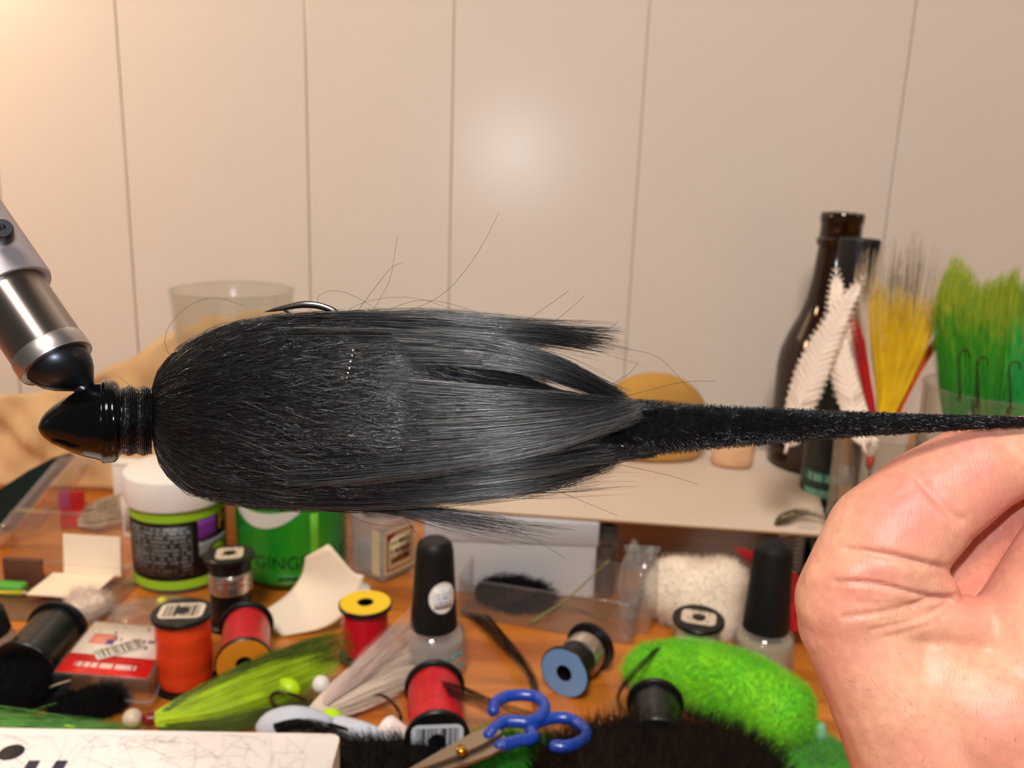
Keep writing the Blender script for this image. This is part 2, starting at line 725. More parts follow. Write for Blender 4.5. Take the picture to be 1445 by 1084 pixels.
wall = struct('wall_back', xf(box(240, 2, 190), None, (0, WALLY + 1.25, -75)), M['groove'], smooth=False)
gx = [wall_x(px, 300) for px in (3, 182, 436, 636, 897, 1253)]
gx = [-118, -92, -79, -60] + gx + [gx[-1] + 12, gx[-1] + 26, 66, 84, 118]
panel_tilt = rng.normal(size=40) * 0.04
for i, (a, b) in enumerate(zip(gx[:-1], gx[1:])):
    g = 0.045
    V, F = box(b - a - 2 * g, 0.5, 189.6, 0.06, 2)
    V = V @ rz(panel_tilt[i]).T
    obj('panel', (V + np.array([(a + b) / 2, WALLY + 0.25, -74.8]), F), M['wall'], wall, smooth=False)

struct('floor', xf(box(260, 260, 2), None, (0, -20, -77)), M['floor'], smooth=False)
desk = thing('desk', 'orange varnished wooden desk under all the tying materials', 'desk', (0, 30, 0))
obj('desktop', xf(box(170, 66, 2.4, 0.2), None, (0, 0, -2.4)), M['wood'], desk, sharp=40)
for sx in (-78, 78):
    for sy in (-28, 28):
        obj('leg', xf(box(5, 5, 72.6, 0.3), None, (sx, sy, -75)), M['wood'], desk, sharp=40)

# ================================================================== the big black streamer fly
ZF = 15.5
CMP = ZF / FPX


def Pv(px, py, z):
    px, py, z = np.broadcast_arrays(np.asarray(px, float), np.asarray(py, float), np.asarray(z, float))
    d = FW + ((px - CX) / FPX)[..., None] * RT - ((py - CY) / FPX)[..., None] * UP
    return C0 + z[..., None] * d


M['hair'] = pm('black_fly_hair', srgb(15, 14, 15), 0.3, spec=0.7, var=0.6, scale=500)
M['hair_sheen_tone'] = pm('black_fly_hair_sheen_tone', srgb(28, 27, 30), 0.27, spec=0.9, var=0.5, scale=500)  # glossy black strands; lighter base colour paints in sheen for contrast
M['hair2'] = pm('brownish_black_hair', srgb(26, 21, 19), 0.45, spec=0.3, var=0.4, scale=300)
M['frizz'] = pm('dull_black_frizz', srgb(24, 19, 17), 0.5, spec=0.16, var=0.4, scale=300)
M['core'] = pm('fly_underbody', srgb(10, 10, 11), 0.9, spec=0.1)
M['chenille'] = pm('black_sparkle_chenille', srgb(8, 9, 13), 0.16, spec=1.0)
M['lacquer'] = pm('black_lacquer', srgb(5, 5, 6), 0.12, spec=0.22, coat=0.0)
M['thread_black'] = pm('waxed_black_thread', srgb(6, 6, 8), 0.17, spec=0.55, bump=0.7, bscale=1400)

fly_at = P(165, 598, ZF)
fly = thing('streamer_fly', 'large black hair streamer fly with a glossy cone head and tapered chenille tail', 'fishing fly', fly_at)


def loc(vf):
    V, F = vf
    return np.asarray(V) - fly_at, F


def px_lathe(prof, cy, seg=48, squash=1.0):
    """profile of (px x, px half height), turned about the fly's own axis"""
    V, F = [], []
    ang = np.linspace(0, 2 * np.pi, seg, endpoint=False)
    for i, (x, h, *c) in enumerate(prof):
        yc = c[0] if c else cy
        V.append(Pv(np.full(seg, float(x)), yc - h * np.sin(ang), ZF - h * squash * CMP * np.cos(ang)))
        if i:
            F += [((i - 1) * seg + k, (i - 1) * seg + (k + 1) % seg, i * seg + (k + 1) % seg, i * seg + k) for k in range(seg)]
    V = np.concatenate(V)
    F.append(tuple(range(seg)))
    F.append(tuple(range((len(prof) - 1) * seg + seg - 1, (len(prof) - 1) * seg - 1, -1)))
    return loc((V, F))


head = [(54, 1, 603), (55, 6, 603), (58, 12, 602), (64, 19, 601), (74, 27, 600), (88, 35, 598), (104, 43, 597), (120, 49, 596), (134, 53, 595), (146, 56.5, 595),
        (152, 58, 595), (157, 58.5, 595), (163, 57, 595), (167, 53, 595), (169, 48, 595), (173, 46, 594)]
obj('cone_head', px_lathe(head, 598), M['lacquer'], fly)
obj('head_rim', px_lathe([(142, 55.5, 595), (145, 59, 595), (150, 59.5, 595), (154, 57, 595)], 595), M['lacquer'], fly)
wr = []
for k in range(17):
    x = 166 + k * 2.9
    hh = 48.5 - 1.5 * math.sin(k * 0.9) - (3 if k < 2 else 0)
    wr += [(x, hh - 1.2, 594), (x + 0.7, hh, 594), (x + 1.5, hh + 0.5, 594), (x + 2.3, hh, 594)]
obj('thread_wrap', px_lathe(wr, 594), M['thread_black'], fly, sharp=60)

# underbody: a dark hull beneath the hair
ex = np.array([208, 212, 216, 224, 240, 265, 300, 350, 400, 480, 560, 640, 720, 800, 880, 960.])
et = np.array([575, 562, 542, 522, 502, 484, 468, 456, 449, 445, 448, 474, 532, 556, 566, 570.])
eb = np.array([598, 602, 625, 652, 675, 693, 703, 710, 714, 716, 714, 700, 682, 664, 648, 638.])


def env(x):
    t, b = np.interp(x, ex, et), np.interp(x, ex, eb)
    return (t + b) / 2, (b - t) / 2


hull = []
for x in np.r_[210, 213, 217, 223, 232, 245, np.arange(265, 900, 25)]:
    c, h = env(x)
    hull.append((x, max(2, h * 0.86 - 3), c))
obj('underbody', px_lathe(hull, 580, 36, 0.72), M['core'], fly)

N = 13000
phi = rng.random(N) * 2 * np.pi
phi = np.where(np.cos(phi) < -0.35, phi + np.pi, phi)          # few on the far side
kk = 0.84 + 0.17 * rng.random(N) ** 0.7
x0 = 211 + 600 * rng.random(N) ** 1.25
ln = (70 + 230 * rng.random(N)) * np.clip(0.35 + (x0 - 211) / 160, 0.35, 1)
K = 9
s = np.linspace(0, 1, K)
X = x0[:, None] + ln[:, None] * s
X = np.minimum(X, 905 + 25 * rng.random((N, 1)) * s)
c, h = env(X)
lift = 1 + (0.035 * rng.random((N, 1)) + 0.05 * (rng.random((N, 1)) < 0.12)) * s ** 2
front = np.exp(-(X - 211) / 90)
dphi = rng.normal(size=(N, 1)) * (0.02 + 0.25 * front) * s + 0.05 * np.sin(X / 60 + phi[:, None] * 3) * s
ph = phi[:, None] + dphi
clump = np.sin(phi * 17 + 2 * np.sin(x0 / 70)) * 0.5 + np.sin(phi * 41 + x0 / 37) * 0.3 + np.sin(phi * 9 - x0 / 120) * 0.4
kr = kk[:, None] * lift * (1 + 0.035 * clump[:, None] * np.clip((X - 230) / 120, 0, 1))
dphi = dphi + rng.normal(size=(N, 1)) * 0.05 * s + rng.normal(size=(N, 1)) * 0.03 * np.sin(s * 5)
ph = phi[:, None] + dphi
Yp = c - h * kr * np.sin(ph) + 1.6 * np.sin(X / 23 + phi[:, None] * 9)
Zp = ZF - h * 0.74 * kr * np.cos(ph) * CMP
body = Pv(X, Yp, Zp)
wob = np.sin(X / (9 + 16 * rng.random((N, 1))) + 6.28 * rng.random((N, 1))) * (0.006 + 0.012 * rng.random((N, 1)))
body += wob[..., None] * (rng.normal(size=(N, 1, 3)) * np.array([0.4, 1.0, 1.0]))
dull = x0 < 330
dull &= rng.random(N) < 0.75
grey = ~dull & (rng.random(N) < 0.3)
rad_ = 0.0045 + 0.005 * rng.random(N) ** 2
Vb = hairs(body[~dull & ~grey], rad_[~dull & ~grey], 0.003)
obj('hair', loc(Vb), M['hair'], fly, stuff=True)
obj('hair_sheen', loc(hairs(body[grey], rad_[grey], 0.003)), M['hair_sheen_tone'], fly, stuff=True)
Vb = hairs(body[dull], rad_[dull], 0.002)
obj('hair_collar', loc(Vb), M['hair2'], fly, stuff=True)

# crossing flyaway strands lying over the combed hair
n = 2300
a = rng.random(n) * 2 * np.pi
a = np.where(np.cos(a) < -0.2, a + np.pi, a)
xs = 230 + 560 * rng.random(n)
sl = rng.normal(size=n) * 0.09
le = 25 + 95 * rng.random(n) ** 1.5
st = np.linspace(0, 1, 8)[None]
XX = xs[:, None] + le[:, None] * st
cc, hh = env(XX)
AA = a[:, None] + sl[:, None] * le[:, None] / 100 * st * 1.6 + 0.022 * np.sin(st * 6 + a[:, None] * 30)
up_ = 1.02 + 0.05 * rng.random((n, 1)) * np.sin(st * 3.1)
q_ = Pv(XX, cc - hh * up_ * np.sin(AA), ZF - hh * 0.76 * up_ * np.cos(AA) * CMP)
obj('flyaway_hair', loc(hairs(q_, 0.0028 + 0.004 * rng.random(n) ** 2, 0.0025)), M['hair_sheen_tone'], fly, stuff=True)
# frizz on the flared front of the collar
n = 9000
a = rng.random(n) * 2 * np.pi
xs = 213 + 330 * rng.random(n) ** 1.5
cc, hh = env(xs)
b_ = Pv(xs, cc - hh * 0.96 * np.sin(a), ZF - hh * 0.72 * np.cos(a) * CMP)
e_ = Pv(xs + 12 + 34 * rng.random(n), cc - (hh + 6 * rng.random(n)) * np.sin(a + rng.normal(size=n) * 0.07), ZF - (hh + 5 * rng.random(n)) * 0.76 * np.cos(a + rng.normal(size=n) * 0.07) * CMP)
m_ = (b_ + e_) / 2 + rng.normal(size=(n, 3)) * 0.018
m2_ = b_ * 0.2 + e_ * 0.8 + rng.normal(size=(n, 3)) * 0.018
obj('frizz', loc(hairs(np.stack([b_, m_, m2_, e_], 1), 0.0036, 0.0024)), M['frizz'], fly, stuff=True)
# fuzz round the collar
n = 2600
a = rng.random(n) * 2 * np.pi
xx = 213 + 300 * rng.random(n) ** 1.3
cc, hh = env(xx)
base = Pv(xx, cc - hh * np.sin(a), ZF - hh * 0.74 * np.cos(a) * CMP)
dirp = Pv(xx + 25 + 25 * rng.random(n), cc - (hh + 3 + 9 * rng.random(n)) * np.sin(a + rng.normal(size=n) * 0.06), ZF - (hh + 5) * 0.74 * np.cos(a) * CMP)
mid = (base + dirp) / 2 + rng.normal(size=(n, 3)) * 0.03
obj('fuzz', loc(hairs(np.stack([base, mid, dirp], 1), 0.003, 0.0015)), M['hair2'], fly, stuff=True)


def lock(name, pa, pb, n, spread, zc, zs, mat='hair', r=0.005, k=9, lenv=0.3, start=0.25, wav=0.0):
    A = [P(x, y, ZF + zc) for x, y in pa]
    B = [P(x, y, ZF + zc) for x, y in pb]
    n2 = n // 3
    if name == 'hair_lock':
        obj('hair_sheen', loc(bundle(A, B, n2, k, spread * 1.2, r * 1.3, wav + 0.012, lenv, start, depth=FW * zs)), M['hair_sheen_tone' if mat == 'hair' else mat], fly, stuff=True)
        obj('flyaway_hair', loc(bundle(A, B, n // 9, k, spread * 2.2, r, wav + 0.03, lenv + 0.15, start, depth=FW * (zs + 0.25))), M['hair_sheen_tone'], fly, stuff=True)
        n, r = n - n2, r * 1.3
    vf = bundle(A, B, n, k, spread, r, wav + 0.01, lenv, start, depth=FW * zs)
    return obj(name, loc(vf), M[mat], fly, stuff=True)


lock('hair_lock', [(380, 462), (540, 466), (690, 478), (790, 508), (850, 542), (890, 562)], [(400, 525), (540, 516), (690, 516), (780, 533), (840, 554), (880, 568)], 1700, 0.045, -0.75, 0.6, start=0.55, lenv=0.4)
lock('hair_lock', [(380, 446), (540, 446), (680, 455), (790, 462), (885, 467)], [(380, 474), (540, 468), (680, 475), (770, 485), (850, 500)], 1300, 0.06, -0.35, 0.8, start=0.55, lenv=0.5)
lock('hair_lock', [(360, 690), (540, 682), (700, 668), (800, 656), (880, 636)], [(360, 714), (540, 714), (680, 700), (790, 682), (880, 652)], 1600, 0.045, -0.35, 0.9, start=0.55, lenv=0.4)
lock('hair_lock', [(400, 595), (580, 594), (720, 588), (830, 578), (905, 566)], [(400, 690), (580, 672), (720, 648), (820, 622), (905, 588)], 2300, 0.035, -1.0, 0.4, start=0.6, lenv=0.42)
lock('hair_lock', [(380, 520), (540, 532), (700, 548), (800, 560), (885, 566)], [(380, 605), (540, 598), (700, 588), (800, 580), (885, 574)], 2000, 0.04, -0.95, 0.5, start=0.6, lenv=0.42)
lock('hair_lock', [(500, 650), (640, 648), (760, 640), (870, 625)], [(500, 690), (640, 684), (760, 668), (870, 650)], 900, 0.04, -0.7, 0.5, start=0.5, lenv=0.5)
lock('hair_lock', [(480, 470), (600, 482), (700, 512), (790, 548)], [(480, 560), (600, 556), (700, 556), (790, 564)], 1100, 0.04, -0.55, 0.6, start=0.5, lenv=0.45, mat='hair2')
lock('stray_hair', [(450, 712), (560, 714), (680, 728), (830, 742)], [(450, 718), (550, 722), (640, 745), (770, 776)], 180, 0.05, -0.2, 0.6, r=0.0055, start=0.3, wav=0.03)
lock('stray_hair', [(450, 444), (600, 440), (740, 452), (890, 470)], [(480, 446), (640, 450), (780, 470), (905, 510)], 130, 0.06, -0.2, 0.8, r=0.004, start=0.3, wav=0.04)
lock('stray_hair', [(620, 690), (760, 672), (900, 660)], [(640, 700), (780, 700), (920, 690)], 60, 0.06, -0.3, 0.6, r=0.004, start=0.3, wav=0.03)
# single long strays
long_ = [[(520, 448), (548, 400), (556, 365), (561, 333)], [(500, 445), (530, 405), (552, 378), (570, 370)], [(560, 446), (625, 415), (672, 360), (704, 300)],
         [(250, 520), (232, 480), (255, 440), (300, 420), (345, 432)], [(780, 455), (800, 440), (825, 417)], [(745, 452), (775, 430), (803, 410)],
         [(455, 440), (448, 420), (470, 410), (500, 418), (540, 442)], [(480, 444), (520, 425), (580, 420), (650, 440)], [(850, 470), (868, 458), (872, 452)],
         [(820, 480), (880, 492), (930, 505), (975, 552)], [(860, 545), (890, 525), (900, 510)], [(780, 690), (840, 715), (872, 728)],
         [(560, 715), (600, 770), (615, 800)], [(700, 735), (760, 765), (800, 790)], [(540, 440), (590, 424), (640, 430), (690, 448)],
         [(870, 655), (940, 670), (985, 684)], [(880, 560), (960, 540), (1010, 538)], [(470, 712), (510, 735), (555, 742), (600, 730)],
         [(205, 560), (185, 545), (165, 530)], [(630, 450), (700, 448), (760, 452), (830, 452)]]
ls = np.array([smooth_path([P(x, y, ZF - 0.3 + 0.3 * random.random()) for x, y in q], 14) for q in long_])
obj('stray_hair', loc(hairs(ls, 0.0042, 0.0028)), M['hair2'], fly, stuff=True)
tin = [(498, 495), (497, 503), (494.5, 511), (493, 520), (491, 527), (489.5, 533)]
bm_parts = []
for x, y in tin:
    V, F = lump(0.022, 0.016, 0.03, 3, 0.1, 1, flatb=False)
    bm_parts.append((V + P(x, y, ZF - 1.27), F))
obj('tinsel', loc(join(*bm_parts)), M['chrome'], fly)

# tapered chenille tail
tx = np.array([640, 760, 870, 940, 1000, 1100, 1200, 1300, 1400, 1445, 1500.])
tt_ = np.array([575, 566, 562, 565, 569, 573, 578, 582, 585, 587, 589.])
tb_ = np.array([672, 662, 652, 644, 637, 629, 620, 613, 607, 605, 603.])
prof = []
for x in np.linspace(650, 1490, 60):
    t_, b_ = np.interp(x, tx, tt_), np.interp(x, tx, tb_)
    prof.append((x, (b_ - t_) / 2 - 6 * min(1, (b_ - t_) / 60), (t_ + b_) / 2))
tail = px_lathe(prof, 600, 24, 0.9)
tail_o = obj('tail', tail, M['core'], fly)
n = 26000
xx = 700 + 790 * rng.random(n)
a = rng.random(n) * 2 * np.pi
a = np.where(np.cos(a) < -0.3, a + np.pi, a)
t_, b_ = np.interp(xx, tx, tt_), np.interp(xx, tx, tb_)
hh = (b_ - t_) / 2
cc = (t_ + b_) / 2
r_in = hh - 8 * np.minimum(1, hh / 30)
r_out = hh - 1.5 + 2.6 * rng.random(n) ** 2 - 4 * rng.random(n)
aa = a + rng.normal(size=n) * 0.10
p0 = Pv(xx, cc - r_in * np.sin(a), ZF - r_in * 0.9 * np.cos(a) * CMP)
p1 = Pv(xx + rng.normal(size=n) * 5.0, cc - r_out * np.sin(aa), ZF - r_out * 0.9 * np.cos(aa) * CMP)
obj('bristles', loc(hairs(np.stack([p0, p1], 1), 0.0042, 0.0036)), M['chenille'], tail_o, stuff=True)

# hook rising out of the hair
hk = smooth_path([P(x, y, ZF) for x, y in [(372, 440.5), (400, 434.5), (425, 430), (445, 430.5), (462, 435), (474, 442), (482, 456), (484, 480), (470, 520), (420, 560), (300, 590), (190, 594)]], 44)
rr_ = np.interp(np.linspace(0, 1, 44), [0, 0.05, 0.1, 0.2, 1], [0.004, 0.035, 0.05, 0.066, 0.06])
M['hooksteel'] = pm('polished_hook_steel', srgb(150, 142, 138), 0.22, metal=1.0)
hook = obj('hook', loc(tube(hk, rr_, 12)), M['hooksteel'], fly)
obj('barb', loc(tube(np.array([P(400, 436, ZF), P(407, 441, ZF), P(412, 445.5, ZF)]), [0.035, 0.02, 0.003], 6)), M['gun'], hook)
obj('eye_shank', loc(tube(smooth_path([P(130, 560, ZF), P(115, 548, ZF), P(98, 536, ZF + 0.05)], 8), 0.13, 10)), M['gun'], hook)

# ================================================================== the vise
ax = 0.60 * RT - 0.79 * UP - 0.12 * FW
ax /= np.linalg.norm(ax)
tipc = P(81, 513, ZF - 0.1)
base_pt = tipc - ax * 9.0
vise_foot = np.array([-29.0, 17.0, 0.0])
vise = thing('tying_vise', 'silver metal tying vise gripping the black fly by its hook eye', 'vise', vise_foot)
Rv = frame(ax, FW)
cm = CMP


def vl(vf):
    V, F = vf
    return np.asarray(V) - vise_foot, F


def on_axis(prof, seg=48):
    V, F = lathe(prof, seg)
    return vl((V @ Rv.T + tipc, F))


bar = obj('barrel', lathe([(0, -3.0), (49 * cm, -3.0), (50 * cm, -2.0), (50 * cm, -0.32), (51 * cm, -0.30), (51 * cm, -0.05), (49.5 * cm, 0.0), (42 * cm, 0.0), (42 * cm, -0.3), (0, -0.3)], 64), M['steel'], vise, sharp=35)
_m = np.eye(4)
_m[:3, :3] = Rv
_m[:3, 3] = (tipc - vise_foot) * S
bar.matrix_local = Matrix(_m.tolist())
M['bandsteel'] = pm('band_steel', srgb(190, 184, 182), 0.34, metal=1.0)
obj('collar_band', on_axis([(50.6 * cm, -0.31), (51.6 * cm, -0.28), (51.6 * cm, -0.06), (50.2 * cm, 0.005)]), M['bandsteel'], vise)
obj('sleeve', on_axis([(0, -9.0), (58 * cm, -9.0), (62 * cm, -8.8), (62 * cm, -1.62), (60 * cm, -1.56), (55 * cm, -1.56), (50.4 * cm, -1.6)]), M['satin'], vise, sharp=35)
scr = P(4, 327, ZF - 0.75)
obj('set_screw', vl(xf(lathe([(0, 0.12), (0.06, 0.12), (0.06, 0.2), (0.15, 0.2), (0.17, 0.16), (0.17, -0.2), (0, -0.2)], 20), frame(-FW + 0.5 * RT + 0.2 * UP), scr)), M['gun'], vise, sharp=35)
jaw = []
for q in (0, 1):
    pr = []
    Vj, Fj = [], []
    seg = 24
    zz = np.array([-0.4, 0.0, 0.10, 0.22, 0.34, 0.45, 0.55, 0.60])
    rj = np.array([43, 43, 42, 38, 31, 21.5, 13, 10]) * cm
    xo = np.array([0, 0, 0.02, 0.05, 0.10, 0.16, 0.22, 0.24])          # jaws lean towards the hook eye
    ang = np.radians(np.linspace(4, 176, seg) + (180 if q else 0))
    tip_dir = Rv.T @ (P(104, 549, ZF) - tipc)
    tip_dir[2] = 0
    tip_dir /= np.linalg.norm(tip_dir) + 1e-9
    for r_, z_, o_ in zip(rj, zz, xo):
        ring = np.c_[r_ * np.cos(ang), r_ * np.sin(ang), np.full(seg, z_)] + np.array([tip_dir[0] * o_, tip_dir[1] * o_, 0])
        Vj.append(ring)
    n0 = len(rj)
    Fj = [(i * seg + k, i * seg + k + 1, (i + 1) * seg + k + 1, (i + 1) * seg + k) for i in range(n0 - 1) for k in range(seg - 1)]
    Fj += [(i * seg, (i + 1) * seg, (i + 1) * seg + seg - 1, i * seg + seg - 1) for i in range(n0 - 1)]
    Fj += [tuple(range((n0 - 1) * seg, n0 * seg)), tuple(range(seg - 1, -1, -1))]
    Vj = np.concatenate(Vj) @ (rz(55)).T
    obj('jaw', vl((Vj @ Rv.T + tipc, Fj)), M['gun'], vise, sharp=35)
obj('arm', vl(tube(smooth_path([base_pt, base_pt - ax * 1.5 + np.array([-1.5, 0, 0]), base_pt + np.array([-6.0, 1.0, -1.0]), vise_foot + np.array([0.3, 0, 29]), vise_foot + np.array([0, 0, 22])], 24), 0.6, 16)), M['satin'], vise)
obj('post', vl(tube(np.array([vise_foot + np.array([0, 0, z]) for z in (1.0, 12, 23)]), 0.55, 20)), M['steel'], vise)
obj('base', vl(xf(box(7, 9, 1.4, 0.2), None, vise_foot)), M['black'], vise, sharp=40)

# ================================================================== the hand
def capsule(p0, p1, r0, r1, n=10):
    p0, p1 = np.asarray(p0), np.asarray(p1)
    d = p1 - p0
    L = np.linalg.norm(d)
    pr = [(0, -r0)] + [(r0 * math.cos(a), r0 * math.sin(a)) for a in np.linspace(-1.35, 0, 6)]
    pr += [(r1 * math.cos(a), L + r1 * math.sin(a)) for a in np.linspace(0, 1.35, 6)] + [(0, L + r1)]
    V, F = lathe(pr, 20)
    return V @ frame(d / L, (0.3, 0.5, 0.81)).T + p0, F


def H(px, py, z):
    return P(px, py, z)


zc = 16.2
chains = [
    # index finger: knuckle, middle joint, tip beyond the frame
    [(H(1200, 850, zc + 0.1), 1.00), (H(1252, 762, zc), 1.10), (H(1310, 708, zc), 0.98), (H(1375, 664, zc - 0.05), 0.86), (H(1445, 640, zc - 0.05), 0.70), (H(1510, 632, zc), 0.58)],
    # middle finger behind
    [(H(1290, 860, zc + 1.5), 1.0), (H(1375, 775, zc + 1.7), 0.95), (H(1440, 700, zc + 1.5), 0.85), (H(1475, 640, zc + 1.3), 0.70), (H(1490, 618, zc + 1.0), 0.60)],
    # ring finger behind
    [(H(1310, 900, zc + 2.8), 1.0), (H(1400, 840, zc + 3.2), 0.95), (H(1480, 780, zc + 3.0), 0.85), (H(1540, 720, zc + 2.6), 0.70)],
    # little finger behind
    [(H(1330, 950, zc + 4.0), 0.9), (H(1430, 900, zc + 4.3), 0.82), (H(1510, 860, zc + 4.1), 0.72), (H(1560, 800, zc + 3.8), 0.6)],
    # thumb
    [(H(1440, 1020, zc - 0.3), 1.30), (H(1470, 888, zc - 0.4), 1.12), (H(1522, 792, zc - 0.3), 1.05), (H(1575, 700, zc - 0.5), 0.92), (H(1545, 628, zc - 1.0), 0.75)],
    # hand between knuckle and wrist
    [(H(1205, 880, zc + 0.2), 1.02), (H(1275, 985, zc + 0.2), 1.35), (H(1345, 1100, zc + 0.2), 1.75), (H(1410, 1230, zc + 0.4), 2.0)],
    [(H(1240, 880, zc + 1.0), 1.05), (H(1330, 960, zc + 1.2), 1.5), (H(1420, 1080, zc + 1.2), 1.9), (H(1480, 1230, zc + 1.2), 2.1)],
    [(H(1300, 900, zc + 2.6), 1.1), (H(1400, 1000, zc + 2.8), 1.5), (H(1480, 1150, zc + 2.6), 1.7)],
    [(H(1350, 940, zc + 3.8), 0.95), (H(1440, 1040, zc + 3.8), 1.3), (H(1500, 1180, zc + 3.4), 1.4)],
    [(H(1320, 960, zc - 0.2), 1.0), (H(1400, 1010, zc - 0.4), 1.35), (H(1470, 1090, zc - 0.4), 1.7), (H(1510, 1230, zc), 1.9)],
    # forearm
    [(H(1450, 1230, zc + 1.0), 2.5), (H(1560, 1480, zc + 0.5), 2.9), (H(1680, 1800, zc - 0.5), 3.4)],
    # skin folded between knuckle and web
    [(H(1165, 822, zc - 0.1), 0.40), (H(1205, 815, zc - 0.50), 0.42), (H(1265, 820, zc - 0.60), 0.44), (H(1322, 834, zc - 0.45), 0.38)],
    [(H(1170, 862, zc - 0.1), 0.50), (H(1215, 862, zc - 0.42), 0.50), (H(1300, 870, zc - 0.38), 0.50), (H(1380, 885, zc - 0.3), 0.55)],
    [(H(1390, 915, zc - 0.1), 0.7), (H(1450, 880, zc - 0.2), 0.95)],
]
parts = []
for ch in chains:
    for (p0, r0), (p1, r1) in zip(ch[:-1], ch[1:]):
        parts.append(capsule(p0, p1, r0, r1))
Vh, Fh = join(*parts)
tmp_me = mesh_np('tmp', Vh, Fh)
tmp = bpy.data.objects.new('tmp', tmp_me)
COL.objects.link(tmp)
md = tmp.modifiers.new('r', 'REMESH')
md.mode = 'VOXEL'
md.voxel_size = 0.055 * S
ms = tmp.modifiers.new('s', 'SMOOTH')
ms.factor = 0.5
ms.iterations = 22
dg = bpy.context.evaluated_depsgraph_get()
dg.update()
hm = bpy.data.meshes.new_from_object(tmp.evaluated_get(dg))
bpy.data.objects.remove(tmp)
co = np.empty(len(hm.vertices) * 3, dtype=np.float32)
hm.vertices.foreach_get('co', co)
Vh = co.reshape(-1, 3).astype(float) / S
nv = np.empty(len(hm.vertices) * 3, dtype=np.float32)
hm.vertices.foreach_get('normal', nv)
nv = nv.reshape(-1, 3)
Fh = [list(p.vertices) for p in hm.polygons]
bpy.data.meshes.remove(hm)
# creases pressed into the skin (world-space lines on the side of the finger that faces the flash)
rel = Vh - C0
dz = rel @ FW
hx = CX + FPX * (rel @ RT) / dz
hy = CY - FPX * (rel @ UP) / dz
facing = np.clip(-(nv @ FW), 0, 1)


def crease(pts, depth, width):
    q = smooth_path([(x, y, 0) for x, y in pts], 60)[:, :2]
    d = np.full(len(Vh), 1e9)
    for i in range(len(q) - 1):
        a, b = q[i], q[i + 1]
        ab = b - a
        u = np.clip(((hx - a[0]) * ab[0] + (hy - a[1]) * ab[1]) / (ab @ ab + 1e-9), 0, 1)
        d = np.minimum(d, np.hypot(hx - a[0] - u * ab[0], hy - a[1] - u * ab[1]))
    m = np.exp(-(d / width) ** 2) * facing * (dz < zc + 0.6)
    return depth * m


disp = np.zeros(len(Vh))
disp -= crease([(1195, 776), (1240, 782), (1290, 793), (1330, 802)], 0.10, 5)
disp -= crease([(1180, 822), (1230, 824), (1290, 838), (1345, 848)], 0.09, 4)
disp -= crease([(1190, 872), (1260, 862), (1320, 845), (1350, 840)], 0.05, 4)
disp -= crease([(1230, 890), (1300, 872), (1345, 850)], 0.035, 3.5)
disp -= crease([(1290, 668), (1315, 695), (1340, 722), (1358, 735)], 0.07, 7)
disp -= crease([(1400, 606), (1415, 625), (1440, 645)], 0.03, 6)
disp -= crease([(1245, 875), (1310, 862), (1350, 845)], 0.02, 3)
disp -= crease([(1210, 850), (1280, 852), (1345, 846)], 0.018, 2.6)
disp -= crease([(1250, 900), (1310, 882), (1352, 852)], 0.02, 3)
disp -= crease([(1225, 838), (1290, 846), (1340, 848)], 0.015, 2.5)
disp -= crease([(1298, 680), (1320, 706), (1345, 730)], 0.02, 3)
disp -= crease([(1262, 700), (1290, 690), (1310, 672)], 0.012, 3)
disp -= crease([(1372, 760), (1395, 775), (1420, 780)], 0.03, 4)
disp += crease([(1190, 800), (1250, 803), (1320, 822)], 0.03, 10)
Vh = Vh + nv * disp[:, None]


